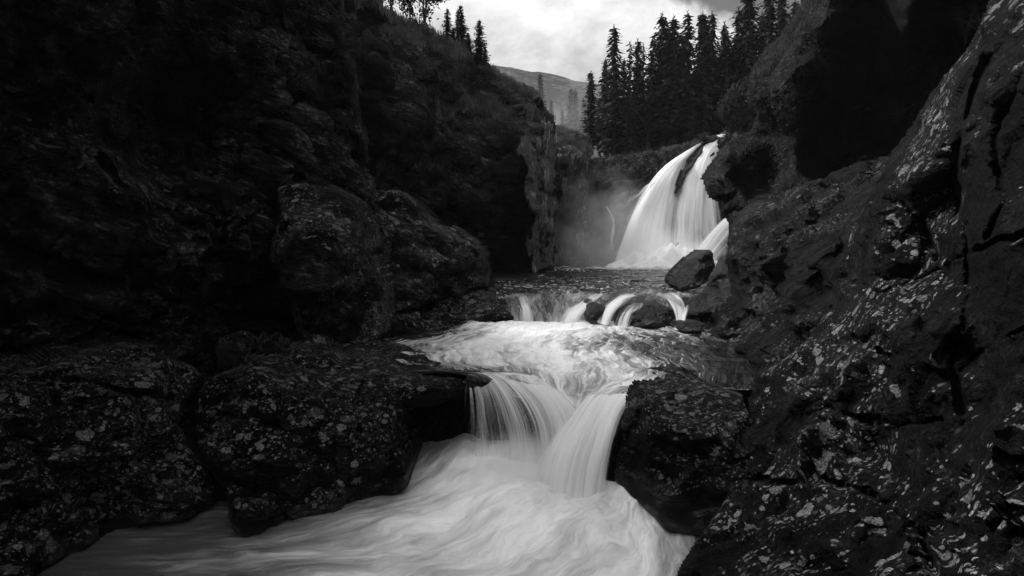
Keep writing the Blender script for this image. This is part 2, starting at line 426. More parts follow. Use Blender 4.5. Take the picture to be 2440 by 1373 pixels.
MASS = {}
def mass(name, mat, poly, ctrl, step=4.0, rw=30.0, rd=1.0, thick=4.0, disp=(), rough_px=5.0, label=None, cat=None, kind=None, key=None, seed=1, tidy=True, group=None, bdir=(0, 1, 0), face=(.12, .47), jit=(70, .02), flat=.8, cracks=()):
    """a solid rock: front relief through 3D control points, rounded rim, weathered surface, real thickness behind"""
    poly = np.asarray(poly, float)
    x0, y0 = poly.min(0) - step; x1, y1 = poly.max(0) + step
    gx = np.arange(x0, x1 + step, step); gy = np.arange(y0, y1 + step, step)
    nx, ny = len(gx), len(gy)
    PX, PY = np.meshgrid(gx, gy); q = np.stack([PX.ravel(), PY.ravel()], 1)
    ctrl = np.asarray(ctrl, float)
    inv = tps(ctrl[:, :2], 1.0 / ctrl[:, 2], q)
    inv = np.clip(inv, 1.0 / (ctrl[:, 2].max() * 1.25), 1.0 / (ctrl[:, 2].min() * 0.8))
    if jit:
        gj = np.random.default_rng(seed); sp, am = jit
        bb = [(x0 - 9, y0 - 9), (x1 + 9 + step, y0 - 9), (x0 - 9, y1 + 9 + step), (x1 + 9 + step, y1 + 9 + step)]
        ja = [(x + gj.uniform(-.4, .4) * sp, y + gj.uniform(-.4, .4) * sp) for x in np.arange(x0, x1, sp) for y in np.arange(y0, y1, sp * .75)]
        ja = [c for c in ja if x0 < c[0] < x1 and y0 < c[1] < y1 and np.min(np.abs(ctrl[:, :2] - np.array(c)).sum(1)) > sp * .45]
        pp = np.array([tuple(c[:2]) for c in ctrl] + ja + bb)
        pv = np.clip(tps(ctrl[:, :2], 1.0 / ctrl[:, 2], pp), 1.0 / (ctrl[:, 2].max() * 1.25), 1.0 / (ctrl[:, 2].min() * 0.8))
        pv[len(ctrl):len(ctrl) + len(ja)] *= 1 + gj.normal(0, am, len(ja))
        pl = planar(pp, pv, q, (gx, gy)); inv = np.where(np.isnan(pl), inv, flat * pl + (1 - flat) * inv)
        s2 = sp / 2.4
        jb = np.array([(x + gj.uniform(-.45, .45) * s2, y + gj.uniform(-.45, .45) * s2) for x in np.arange(x0, x1, s2) for y in np.arange(y0, y1, s2 * .6)] + bb)
        ii = np.clip(np.round((jb[:, 1] - y0) / step).astype(int), 0, ny - 1) * nx + np.clip(np.round((jb[:, 0] - x0) / step).astype(int), 0, nx - 1)
        jv = inv[ii] * (1 + np.concatenate([gj.normal(0, am * .42, len(jb) - 4), np.zeros(4)]))
        pl = planar(jb, jv, q, (gx, gy)); inv = np.where(np.isnan(pl), inv, .85 * pl + .15 * inv)
    iv = inv.reshape(ny, nx)
    for _ in range(1):
        ip = np.pad(iv, 2, mode='edge'); iv = sum(ip[a:a + ny, b:b + nx] for a in range(5) for b in range(5)) / 25
    Y = 1.0 / iv.ravel()
    base = np.stack([(q[:, 0] - CX) / F * Y, Y, (HY - q[:, 1]) / F * Y], 1)
    # craggy outline
    jq = q + rough_px * np.stack([fbm(base * 1.1, 4, 0.6, seed + 50), fbm(base * 1.1 + 31.7, 4, 0.6, seed + 51)], 1) * 2
    ins, d = inside_dist(poly, jq)
    for line, wd, dp in cracks:                          # open joints running through the rock
        ln = np.asarray(line, float); dd = np.full(len(q), 1e9)
        cq = jq + 9 * np.stack([fbm(base * 2.6, 3, .6, seed + 80), fbm(base * 2.6 + 7.7, 3, .6, seed + 81)], 1)
        for a_, b_ in zip(ln[:-1], ln[1:]):
            ab = b_ - a_; tt = np.clip(((cq - a_) @ ab) / (ab @ ab), 0, 1)
            dd = np.minimum(dd, np.linalg.norm(cq - a_ - tt[:, None] * ab, axis=1))
        vary = np.clip(.55 + 1.5 * perlin(base * 1.3 + 4.4, seed + 82), 0.1, 1)
        Y = Y + dp * vary * np.clip(1 - dd / (wd * (.5 + vary)), 0, 1) ** .7
    t = np.clip(d / rw, 0, 1); t = np.where(ins, t, 0)
    Y = Y + rd * (1 - np.sqrt(np.maximum(0, 1 - (1 - t) ** 2)))
    pts = np.stack([(q[:, 0] - CX) / F * Y, Y, (HY - q[:, 1]) / F * Y], 1)
    G = pts.reshape(ny, nx, 3)
    nrm = np.cross(np.gradient(G, axis=1), np.gradient(G, axis=0))
    nrm /= np.linalg.norm(nrm, axis=2, keepdims=True) + 1e-12
    if (nrm[..., 1] > 0).mean() > 0.5: nrm = -nrm
    N = nrm.reshape(-1, 3)
    # blur the displacement direction a little towards the viewer side so rims do not fold
    off = np.zeros(len(q))
    for k in disp:
        kind_, sc, amp = k[0], k[1], k[2]; st = k[3] if len(k) > 3 else (1, 1, 1); an = k[4] if len(k) > 4 else 0.0
        p = roty(base, an) * np.array(st) * sc
        p = p + 0.14 * np.stack([perlin(p * 0.7 + 5, seed), perlin(p * 0.7 + 15, seed + 1), perlin(p * 0.7 + 25, seed + 2)], 1)
        if kind_ == 'facet': off += amp * facet(p, seed)
        elif kind_ == 'layer':
            w_ = p[:, 2] + 0.35 * fbm(p * 0.45, 3, 0.5, seed + 5); L = np.floor(w_).astype(np.int64); f_ = w_ - L
            lat = rnd3(L, np.floor(p[:, 0] * .35 + rnd3(L, L, L, 3) * 9).astype(np.int64), L * 0, seed)
            off += amp * ((lat - .5) * 1.2 + 0.8 * f_ ** 1.5 - .4) * np.clip(.5 + 1.6 * perlin(base * 0.35 + 3.3, seed + 8), 0, 1)
        elif kind_ == 'ridge': off += amp * fbm(p, 4, 0.5, seed, True)
        else: off += amp * fbm(p, 5, 0.5, seed)
    ray = pts / np.linalg.norm(pts, axis=1, keepdims=True)
    facing = np.abs((N * ray).sum(1)); facing = np.clip((facing - face[0]) / (face[1] - face[0]), 0, 1).reshape(ny, nx)
    for _ in range(3):                                  # soften, so steep steps stay smooth
        fp = np.pad(facing, 2, mode='edge'); facing = np.minimum(facing, sum(fp[a:a + ny, b:b + nx] for a in range(5) for b in range(5)) / 25)
    off = off * (0.04 + 0.96 * facing.ravel())
    off = off * np.clip(d / (rw * 1.6), 0.12, 1.0)      # keep the traced outline where the rock ends
    pts = pts + N * off[:, None]
    cell = ins.reshape(ny, nx)
    c = cell[:-1, :-1] & cell[1:, :-1] & cell[:-1, 1:] & cell[1:, 1:]
    idx = np.arange(nx * ny).reshape(ny, nx)
    quads = np.stack([idx[:-1, :-1][c], idx[1:, :-1][c], idx[1:, 1:][c], idx[:-1, 1:][c]], 1)
    used = np.unique(quads); remap = np.full(nx * ny, -1, np.int64); remap[used] = np.arange(len(used))
    fq = remap[quads]; nv = len(used)
    front = pts[used]
    # back: set behind, pulled in a little
    cen = front.mean(0)
    bd = np.array(bdir, float); bd /= np.linalg.norm(bd)
    back = front + bd * thick
    back[:, 0] = cen[0] + (back[:, 0] - cen[0]) * 0.97; back[:, 2] = cen[2] + (back[:, 2] - cen[2]) * 0.97
    e = np.concatenate([fq[:, [0, 1]], fq[:, [1, 2]], fq[:, [2, 3]], fq[:, [3, 0]]])
    es = np.sort(e, 1); ky = es[:, 0] * nv + es[:, 1]
    _, inv_i, cnt = np.unique(ky, return_inverse=True, return_counts=True)
    be = e[cnt[inv_i] == 1]
    side = np.stack([be[:, 1], be[:, 0], be[:, 0] + nv, be[:, 1] + nv], 1)
    allf = np.concatenate([fq, fq[:, ::-1] + nv, side])
    ground = np.array([cen[0], cen[1], front[:, 2].min()])
    me = np_mesh(name, np.concatenate([front, back]) - ground, allf)
    o = link_mesh(name, me, mat); o.location = ground
    tag(o, label, cat, group, kind)
    MASS[key or name] = dict(px=q[used], pos=front, nrm=N[used], obj=o)
    return o

def rockdisp(big, mid, small, ang, s=1.0):
    st = (0.34, 0.8, 1.0); sm = (0.22, 0.6, 1.0)
    return (('fbm', 0.16 * s, big * 0.7), ('facet', 0.36 * s, big * 0.9, st, ang), ('facet', 1.1 * s, mid * 0.7, st, ang), ('layer', 2.2 * s, mid * 0.55, (0.5, 0.8, 1.0), ang), ('layer', 5.5 * s, small * 0.8, (0.6, 0.8, 1.0), ang + 0.08),
            ('ridge', 1.1 * s, mid * 0.3, sm, ang), ('fbm', 4.0 * s, small * 0.8, sm, ang))
# ------------------------------------------------------------------ left side of the gorge
mass('cliff', M['left'],
     [(-900, -700), (700, -700), (790, -100), (826, 0), (812, 60), (850, 160), (862, 260), (880, 340), (868, 420), (862, 480), (900, 600), (900, 780), (840, 860), (400, 1020), (-900, 1150)],
     [(850, 200, 22), (840, 40, 22), (880, 340, 21), (700, 100, 18.5), (620, 200, 17), (500, 50, 15.5), (400, 130, 16), (420, 300, 19.5), (350, 260, 18.5), (500, 330, 19), (250, 250, 14.2),
      (0, 300, 11), (-900, 300, 6.5), (0, 900, 11.5), (-800, 1000, 7), (500, 900, 16), (560, 740, 17.6), (620, 700, 17), (840, 850, 17.5), (880, 560, 20), (0, -300, 8.5), (500, -500, 12.5), (800, -300, 19),
      (300, 500, 13.2), (520, 520, 14.5), (620, 420, 17), (640, 600, 16.2), (430, 640, 13.6), (330, 760, 13.2), (150, 600, 11.6), (100, 760, 11.3), (700, 330, 18.5), (780, 430, 19.5)],
     rw=20, rd=0.96, thick=7, disp=rockdisp(1.2, 0.45, 0.13, R(-25)), kind='structure', seed=3, key='near_left', cracks=(([(240, 380), (330, 500), (300, 640), (372, 800)], 10, .7), ([(600, 20), (690, 190), (790, 330), (858, 450)], 10, .8), ([(0, 560), (150, 622), (330, 700), (505, 742)], 9, .6), ([(300, 230), (480, 320), (640, 400)], 10, .7), ([(60, 120), (220, 240), (330, 260)], 9, .5), ([(420, 80), (500, 200), (620, 270)], 8, .6), ([(480, 500), (600, 560), (650, 660)], 8, .6)), jit=(85, .035), bdir=(-1, 0.35, 0),
     label='dark layered rock wall filling the upper left beside the camera', cat='cliff')

mass('cliff', M['far'],
     [(760, -500), (815, -80), (826, 6), (900, 22), (1000, 58), (1060, 92), (1110, 112), (1150, 150), (1185, 172), (1230, 190), (1265, 205), (1290, 235), (1297, 250), (1325, 272), (1328, 300), (1320, 330), (1335, 400), (1345, 470),
      (1326, 500), (1318, 560), (1322, 600), (1320, 642), (1300, 662), (1160, 668), (1100, 720), (800, 780), (760, 400)],
     [(850, 20, 30), (920, 40, 33), (1000, 64, 35), (1110, 116, 38), (1180, 176, 43), (900, 130, 29), (1000, 160, 31), (1080, 200, 33), (1000, 600, 29.5), (850, 600, 26), (850, 300, 27.5), (1160, 650, 34.5), (1320, 640, 40),
      (1200, 500, 35), (1250, 330, 37), (1325, 290, 41), (1140, 262, 36.5), (1185, 255, 38), (1190, 300, 36), (1120, 300, 33.5), (1150, 400, 33), (1200, 210, 41), (1280, 240, 43), (1230, 262, 40), (1070, 420, 31.5), (1050, 500, 31.5), (980, 380, 30), (760, -500, 38)],
     step=3.5, rw=7, rd=0.60, thick=12, disp=rockdisp(1.3, 0.6, 0.2, R(-10), 0.7), kind='structure', seed=11, key='far_left', jit=(45, .018),
     label='tall dark cliff left of the waterfall with a grassy rim', cat='cliff')

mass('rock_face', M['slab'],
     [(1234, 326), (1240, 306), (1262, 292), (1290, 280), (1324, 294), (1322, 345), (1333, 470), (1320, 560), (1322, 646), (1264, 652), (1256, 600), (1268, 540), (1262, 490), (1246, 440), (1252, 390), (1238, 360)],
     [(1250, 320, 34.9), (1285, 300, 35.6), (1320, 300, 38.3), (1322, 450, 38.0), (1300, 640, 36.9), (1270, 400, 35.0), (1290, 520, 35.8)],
     step=3, rw=6, rd=0.24, thick=3, disp=(('facet', 0.5, 0.2, (0.6, 1, 0.35)), ('fbm', 0.8, 0.12)), kind='structure', seed=23, jit=(30, .011), rough_px=12, cracks=(([(1288, 285), (1280, 400), (1298, 520), (1292, 650)], 4, .6), ([(1236, 425), (1280, 440), (1330, 480)], 4, .6), ([(1255, 560), (1325, 590)], 4, .5)), label='flat rock face, coloured as if lit, at the right end of the left cliff', cat='cliff')

mass('rock_mound', M['lit_mist_rock'],
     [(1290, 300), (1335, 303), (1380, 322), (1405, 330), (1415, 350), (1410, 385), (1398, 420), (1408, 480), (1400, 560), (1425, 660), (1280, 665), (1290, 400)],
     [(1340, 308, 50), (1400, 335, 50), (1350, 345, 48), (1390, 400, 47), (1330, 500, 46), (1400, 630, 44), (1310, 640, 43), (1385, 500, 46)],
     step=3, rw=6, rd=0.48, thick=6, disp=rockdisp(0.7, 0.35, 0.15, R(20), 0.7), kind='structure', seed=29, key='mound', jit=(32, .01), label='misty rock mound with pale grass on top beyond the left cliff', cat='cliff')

mass('rock_shelf', M['shelf'],
     [(1385, 395), (1415, 378), (1470, 372), (1530, 365), (1600, 352), (1650, 332), (1690, 322), (1740, 314), (1830, 316), (1830, 660), (1400, 665), (1430, 560), (1437, 480), (1420, 430)],
     [(1415, 382, 51), (1480, 376, 50.5), (1600, 358, 49.5), (1730, 318, 48.5), (1450, 400, 48), (1540, 395, 47), (1640, 360, 48), (1470, 640, 41.8), (1700, 640, 40.6), (1550, 450, 45.2), (1450, 520, 43.6), (1700, 450, 45.4), (1640, 420, 46.2), (1480, 470, 45), (1600, 560, 43.4), (1600, 470, 45.0)],
     step=3, rw=6, rd=0.48, thick=6, disp=rockdisp(0.3, 0.6, 0.3, R(35), 0.8), kind='structure', seed=31, key='shelf', jit=(34, .008), label='rock shelf with a mossy top behind and left of the tall waterfall', cat='cliff')

mass('boulder', M['left_boulder'],
     [(655, 505), (662, 445), (720, 425), (800, 440), (860, 480), (878, 540), (872, 600), (892, 650), (925, 690), (932, 790), (880, 835), (760, 860), (715, 835), (695, 740), (668, 680), (640, 620)],
     [(760, 640, 14.4), (680, 500, 16), (850, 500, 17), (720, 440, 16.6), (800, 840, 15.3), (920, 750, 17), (740, 740, 14.6), (800, 560, 14.9), (700, 600, 15), (860, 680, 16)],
     rw=22, rd=0.66, thick=4, disp=rockdisp(0.45, 0.22, 0.07, R(-12)), seed=37, label='tall blocky lichen-spotted boulder standing at the foot of the left wall', cat='boulder', key='boulderA', cracks=(([(660, 560), (760, 575), (880, 610)], 6, .35), ([(700, 700), (800, 690), (900, 720)], 5, .3)), jit=(62, .018))

mass('boulder', M['left_boulder'],
     [(862, 480), (900, 453), (960, 455), (1000, 490), (1040, 530), (1100, 545), (1140, 570), (1160, 610), (1168, 660), (1165, 690), (1100, 705), (1000, 730), (900, 780), (870, 700), (866, 600)],
     [(1165, 680, 23.6), (1140, 590, 23), (1000, 600, 20.6), (900, 500, 20.4), (960, 470, 21.4), (900, 740, 18.4), (1100, 560, 23), (1080, 660, 21.6), (1120, 640, 22), (1000, 680, 19.6)],
     rw=15, rd=0.72, thick=5, disp=rockdisp(0.5, 0.25, 0.08, R(-28)), seed=41, label='long sloping lichen-patched boulder reaching right to the upper pool', cat='boulder', key='boulderB', jit=(52, .016))

mass('rock_ledge', M['left_boulder'],
     [(925, 748), (960, 700), (1020, 684), (1090, 682), (1140, 690), (1190, 700), (1230, 722), (1241, 745), (1226, 765), (1150, 775), (1080, 785), (1000, 800), (934, 808), (915, 780)],
     [(1235, 752, 22), (1190, 705, 23), (1090, 688, 22.5), (1000, 788, 18.9), (1040, 720, 20.6), (900, 812, 17), (960, 712, 19.8), (1100, 765, 20.8), (1180, 730, 21.6), (820, 835, 15.8)],
     step=3, rw=9, rd=0.60, thick=3, disp=rockdisp(0.22, 0.16, 0.07, R(-6)), seed=43, label='low wet ledge between the two left boulders and the small cascade', cat='rock', key='ledge', jit=(42, .012))

mass('boulder', M['front_left'],
     [(505, 845), (518, 805), (545, 797), (580, 815), (602, 845), (575, 880), (515, 882)],
     [(545, 830, 14.0), (510, 860, 14.2), (590, 860, 14.2), (550, 800, 14.6)],
     step=3, rw=11, rd=0.30, thick=0.8, disp=rockdisp(0.15, 0.08, 0.03, 0.2), seed=47, label='small round boulder next to the pebble heap under the left wall', cat='boulder', key='small_boulder', jit=(30,.006))

mass('boulder', M['front_left'],
     [(480, 905), (560, 880), (610, 842), (680, 838), (740, 850), (800, 838), (880, 850), (960, 865), (1040, 880), (1120, 886), (1130, 902), (1118, 945), (1060, 965), (975, 978), (945, 1010), (948, 1050), (966, 1090), (966, 1160),
      (930, 1188), (870, 1197), (800, 1232), (690, 1242), (650, 1287), (570, 1294), (548, 1262), (535, 1180), (500, 1110), (462, 1065), (452, 985)],
     [(680, 840, 13.6), (740, 852, 14.2), (640, 860, 12.2), (610, 905, 10.9), (700, 900, 11.3), (860, 862, 13.9), (860, 905, 12.1), (1000, 882, 13.4), (1120, 890, 12.9), (1120, 940, 12.3), (1000, 930, 12.0), (940, 985, 11.6), (960, 1100, 11.0), (920, 1060, 10.9), (700, 1000, 10.1),
      (800, 1080, 10.5), (600, 1280, 9.5), (560, 1100, 9.9), (900, 1190, 10.9), (480, 920, 11.7), (470, 1060, 10.8), (740, 1210, 10.2)],
     rw=13, rd=0.42, thick=2.2, disp=rockdisp(0.42, 0.20, 0.075, R(6)), seed=53, label='big front boulder speckled with lichen, its flat ledge jutting right to the lower fall', cat='boulder', key='front_boulder', cracks=(([(470, 1010), (600, 990), (720, 1040), (900, 1030)], 6, .2), ([(690, 880), (660, 1000), (690, 1120), (640, 1240)], 6, .2), ([(880, 870), (850, 960), (900, 1080)], 6, .2)), jit=(80, .022))

mass('boulder', M['front_left'],
     [(-900, 700), (-200, 820), (40, 880), (100, 866), (245, 822), (306, 814), (367, 820), (408, 862), (459, 872), (486, 893), (482, 925), (445, 955), (430, 1010), (455, 1060), (505, 1120), (535, 1200), (500, 1235), (320, 1262), (150, 1335), (80, 1380), (60, 1500), (-900, 1500)],
     [(300, 820, 12), (480, 900, 11.8), (400, 880, 10.9), (0, 900, 9.6), (200, 900, 9.6), (0, 1200, 8.3), (440, 1050, 10.6), (300, 1230, 9.6), (100, 1373, 8.3), (-800, 1200, 5), (340, 960, 9.9), (400, 1000, 10.4), (150, 1050, 8.9), (500, 1200, 10.4), (-700, 760, 6.5)],
     rw=15, rd=0.54, thick=3, disp=rockdisp(0.45, 0.2, 0.07, R(-8)), seed=59, label='broad black boulder in the lower left corner above the dark end of the pool', cat='boulder', key='corner_boulder', cracks=(([(40, 900), (200, 905), (330, 940), (440, 950)], 7, .3), ([(120, 920), (160, 1080), (120, 1240)], 7, .25), ([(340, 950), (330, 1080), (370, 1200)], 6, .2)), jit=(95, .03), bdir=(-0.7, 0.7, 0))

for i, (pl, yy, lb) in enumerate((
        ([(1187, 240), (1190, 228), (1203, 226), (1215, 234), (1214, 246), (1196, 250)], 37.6, 'smaller dark round rock in the grass on the left cliff top'),
        ([(1205, 262), (1215, 250), (1245, 248), (1256, 258), (1254, 274), (1225, 278), (1206, 272)], 38.6, 'wider flat dark rock in the grass on the left cliff top'),
        ([(1262, 246), (1272, 232), (1284, 229), (1294, 238), (1297, 256), (1280, 262)], 41.5, 'dark rock standing at the outer corner of the left cliff top'))):
    c = np.mean(pl, 0)
    mass('boulder', M['far'], pl, [(c[0], c[1], yy - .5), (pl[0][0], pl[0][1], yy), (pl[2][0], pl[2][1], yy), (pl[-1][0], pl[-1][1], yy)], step=2, rw=6, rd=0.36, thick=1.2,
         disp=rockdisp(0.2, 0.12, 0.05, 0.2, 1.4), seed=61 + i, rough_px=2, jit=(16,.004), label=lb, cat='rock', group='rocks on the cliff top')

# ------------------------------------------------------------------ right side of the gorge
mass('cliff', M['overhang'],
     [(1960, -400), (1912, 6), (1866, 87), (1820, 127), (1790, 168), (1785, 230), (1802, 270), (1793, 312), (1742, 326), (1706, 362), (1676, 403), (1668, 423), (1686, 469), (1711, 489), (1716, 515), (1737, 535), (1733, 565), (1734, 650),
      (1740, 720), (1800, 780), (2150, 780), (2700, 500), (2700, -400)],
     [(1912, 10, 28), (1860, 100, 28.5), (1800, 165, 29.5), (1795, 240, 28.5), (1700, 390, 29), (1740, 335, 30), (1676, 430, 28), (1740, 440, 26), (1760, 400, 26.5), (1720, 500, 26), (1745, 600, 24.5), (1755, 700, 23),
      (1960, 60, 23.5), (1930, 150, 24), (1870, 200, 25), (1900, 260, 24.2), (1840, 235, 25.6), (1995, 30, 24), (2020, 100, 27), (1960, 230, 26.6), (2050, 220, 28.5), (2050, 330, 28.5), (1940, 330, 28), (1830, 300, 30), (1835, 380, 32.5), (1815, 430, 31.5), (1850, 400, 30),
      (1882, 350, 24.6), (1868, 420, 24), (1852, 490, 23), (1960, 400, 30), (2100, 420, 26), (1840, 520, 21.8), (1950, 520, 19), (2020, 480, 21), (2080, 0, 27), (2050, -300, 17), (2250, -300, 13), (2172, 12, 16.5), (2160, 62, 20), (2140, 20, 21), (2130, 70, 25), (2200, 60, 22), (2250, 120, 24), (2300, 250, 22), (2200, 350, 24), (2700, 300, 14), (2100, 700, 15), (1960, -300, 22)],
     rw=8, rd=0.84, thick=9, disp=rockdisp(0.8, 0.5, 0.18, R(50), 0.8), kind='structure', seed=67, key='overhang', jit=(60, .03), bdir=(0.8, 0.6, 0), label='black overhanging rock wall with mossy edge right of the waterfall', cat='cliff')

mass('cliff', M['strata'],
     [(1733, 560), (1745, 522), (1770, 492), (1800, 472), (1850, 482), (1890, 440), (1960, 422), (2020, 392), (2120, 370), (2200, 700), (2050, 960), (1840, 960), (1785, 905), (1775, 845), (1690, 838), (1640, 806), (1625, 775), (1650, 748), (1700, 742), (1738, 700), (1733, 640)],
     [(1750, 560, 21.4), (1742, 690, 20.6), (1640, 795, 19.2), (1785, 885, 13.6), (1880, 700, 14.2), (1800, 640, 18), (2000, 500, 17), (2050, 800, 9.5), (1850, 490, 21), (1700, 832, 17.2), (1700, 760, 19), (1900, 860, 11.5), (1780, 820, 15.4), (1820, 560, 18.5), (1930, 600, 15), (1980, 640, 12.8), (2080, 420, 18), (1900, 460, 20)],
     step=3.5, rw=8, rd=0.48, thick=5, disp=rockdisp(0.45, 0.7, 0.3, R(30)), kind='structure', seed=71, key='strata', jit=(55, .035), face=(.10, .4), bdir=(0.9, 0.4, 0), label='tilted layered rock bank right of the pools', cat='cliff')

mass('cliff', M['right'],
     [(2352, 12), (2303, 117), (2201, 240), (2125, 357), (2089, 433), (2040, 520), (2014, 580), (1998, 650), (1985, 720), (1930, 790), (1870, 850), (1800, 905), (1780, 950), (1772, 1000), (1750, 1080), (1728, 1180), (1690, 1245), (1645, 1305), (1608, 1373), (1570, 1500), (3500, 1500), (3500, -500), (2430, -500)],
     [(2352, 15, 10), (2201, 240, 11), (2125, 357, 11.3), (2014, 580, 11.5), (1998, 660, 11.6), (2440, 15, 8), (2330, 200, 7.6), (2260, 330, 8.2), (2440, 600, 4.6), (2300, 560, 6.6), (2260, 480, 8.8), (2200, 420, 8.2), (2120, 560, 8.9), (2200, 900, 6.0), (2080, 760, 8.2), (1800, 920, 11.2), (1900, 900, 9.6), (1760, 1060, 9.9),
      (1700, 1240, 8.4), (1800, 1165, 8.6), (1900, 1120, 8.0), (1640, 1330, 7.6), (1750, 1373, 6.3), (2000, 1373, 4.8), (2440, 1373, 2.9), (2000, 1000, 8.0), (2100, 1150, 6.4), (2000, 1200, 6.6), (2300, 700, 6.2), (2280, 900, 5.8), (2345, 910, 5.2), (2410, 950, 4.5), (2250, 1150, 4.8), (2350, 300, 7), (2400, 450, 5.6), (2290, 640, 6.9), (2340, 540, 5.8), (2900, 400, 3.6), (2900, 1400, 1.9), (3500, 400, 2.9), (3500, 1400, 1.6), (3500, -400, 3.4), (2200, 1320, 4.2)],
     rw=11, rd=0.54, thick=5, disp=rockdisp(0.24, 0.26, 0.09, R(40), 1.3), kind='structure', seed=73, key='near_right', cracks=(([(2349, 130), (2295, 300), (2262, 430), (2302, 560), (2312, 700), (2268, 860), (2288, 980)], 11, .55), ([(2008, 662), (2100, 700), (2220, 655), (2330, 590), (2440, 560)], 8, .4), ([(1880, 900), (2000, 985), (2110, 1010), (2240, 1000)], 9, .4), ([(2500, 760), (2360, 815), (2290, 880)], 7, .3), ([(1745, 1120), (1840, 1150), (1960, 1140), (2080, 1175), (2200, 1280), (2230, 1400)], 9, .4), ([(2130, 480), (2200, 520), (2240, 640)], 8, .4), ([(2440, 180), (2370, 330), (2390, 470), (2350, 560)], 8, .35), ([(2030, 800), (2120, 850), (2160, 960)], 6, .25)), jit=(90, .036), face=(.10, .4), bdir=(1, 0.12, 0), label='close lichen-blotched rock slab sloping down the right edge', cat='cliff')

mass('boulder', M['front_left'],
     [(1476, 1000), (1510, 958), (1560, 930), (1640, 921), (1710, 930), (1768, 935), (1776, 960), (1800, 1000), (1810, 1100), (1790, 1260), (1700, 1290), (1600, 1275), (1540, 1218), (1525, 1205), (1480, 1172), (1450, 1135), (1462, 1060)],
     [(1640, 924, 11.35), (1510, 962, 11.1), (1560, 985, 10.5), (1700, 985, 10.3), (1760, 1000, 10.0), (1760, 940, 11.3), (1540, 1200, 10.2), (1460, 1130, 11.5), (1500, 1060, 11.1), (1540, 1050, 10.4), (1650, 1200, 9.7), (1750, 1210, 9.2), (1650, 1080, 9.9)],
     step=3.5, rw=8, rd=0.30, thick=2, disp=rockdisp(0.2, 0.13, 0.05, R(8)), seed=79, label='square black boulder right of the lower fall, flat top and lichen dots', cat='boulder', key='right_block', jit=(60, .015))

mass('boulder', M['wet'],
     [(1604, 682), (1610, 662), (1650, 615), (1690, 593), (1703, 600), (1704, 640), (1700, 668), (1660, 688), (1620, 692)],
     [(1660, 655, 22.6), (1608, 684, 23.3), (1690, 598, 24.2), (1700, 660, 23.4), (1640, 632, 23.9), (1675, 630, 23.0)],
     step=2.5, rw=5, rd=0.25, thick=1.6, disp=rockdisp(0.15, 0.16, 0.09, R(45), 1.6), rough_px=3, seed=83, label='leaning pointed slab boulder in front of the waterfall foot', cat='boulder', key='slab_boulder', jit=(34, .012))
mass('boulder', M['wet'],
     [(1690, 660), (1712, 612), (1736, 602), (1765, 640), (1765, 720), (1720, 745), (1650, 752), (1622, 775), (1606, 745), (1640, 712), (1675, 692)],
     [(1725, 630, 23.0), (1700, 690, 21.6), (1640, 720, 20.8), (1610, 750, 20.2), (1740, 700, 21), (1690, 735, 20)],
     step=2.5, rw=6, rd=0.30, thick=2.0, disp=rockdisp(0.2, 0.14, 0.07, R(30), 1.4), rough_px=3, seed=89, label='glistening wet rock slope behind the right end of the small cascade', cat='rock', key='wet_slope', jit=(26, .012), bdir=(0.7, 0.7, 0))
mass('boulder', M['wet'],
     [(1462, 778), (1475, 745), (1510, 726), (1560, 719), (1600, 733), (1622, 762), (1606, 784), (1540, 786), (1490, 786)],
     [(1540, 760, 19.2), (1480, 775, 19.5), (1560, 724, 20.4), (1610, 775, 19.5), (1540, 784, 19.2)],
     step=2.5, rw=9, rd=0.48, thick=1.2, disp=rockdisp(0.12, 0.10, 0.05, R(10), 1.6), rough_px=3, jit=(28,.008), seed=97, label='larger dark rock splitting the small cascade', cat='rock', group='rocks in the small cascade')
mass('boulder', M['wet'],
     [(1394, 758), (1402, 732), (1425, 722), (1448, 728), (1444, 756), (1420, 768)],
     [(1420, 742, 19.9), (1398, 755, 20.2), (1440, 730, 20.6), (1425, 765, 20)],
     step=2.5, rw=6, rd=0.30, thick=0.9, disp=rockdisp(0.1, 0.07, 0.04, R(10), 1.8), rough_px=2, jit=(20,.006), seed=101, label='smaller dark rock in the middle of the small cascade', cat='rock', group='rocks in the small cascade')
mass('boulder', M['wet'],
     [(1606, 782), (1622, 766), (1650, 762), (1680, 770), (1670, 794), (1630, 797)],
     [(1640, 780, 18.2), (1610, 784, 18.6), (1660, 766, 19), (1650, 795, 18.2)],
     step=2.5, rw=6, rd=0.24, thick=0.9, disp=rockdisp(0.08, 0.06, 0.03, R(10), 1.8), rough_px=2, jit=(20,.006), seed=103, label='flat black rock at the waterline below the right bank', cat='rock')

mass('riverbed', M['bed'],
     [(870, 900), (1100, 900), (1200, 935), (1300, 985), (1360, 1010), (1440, 985), (1520, 960), (1900, 940), (1900, 1320), (860, 1320)],
     [(870, 900, 14.2), (1200, 940, 13.4), (1360, 1010, 13.0), (1800, 950, 13), (1800, 1300, 12.6), (900, 1300, 13.4), (1300, 1200, 12.9)],
     rw=6, rd=0.18, thick=1.5, disp=rockdisp(0.3, 0.15, 0.06, R(60)), kind='structure', seed=107, key='bed_low', jit=(50,.01), label='black rock step under the lower fall', cat='riverbed')
mass('riverbed', M['bed'],
     [(1150, 712), (1300, 716), (1400, 714), (1500, 712), (1680, 712), (1690, 810), (1140, 810)],
     [(1150, 715, 23.4), (1400, 716, 23.2), (1680, 715, 22.6), (1400, 800, 22.4), (1150, 800, 22.6), (1680, 800, 21.8)],
     step=3.5, rw=6, rd=0.18, thick=1.0, disp=rockdisp(0.15, 0.12, 0.05, R(60)), kind='structure', seed=109, key='bed_high', jit=(40,.01), label='black rock step under the small cascade', cat='riverbed')

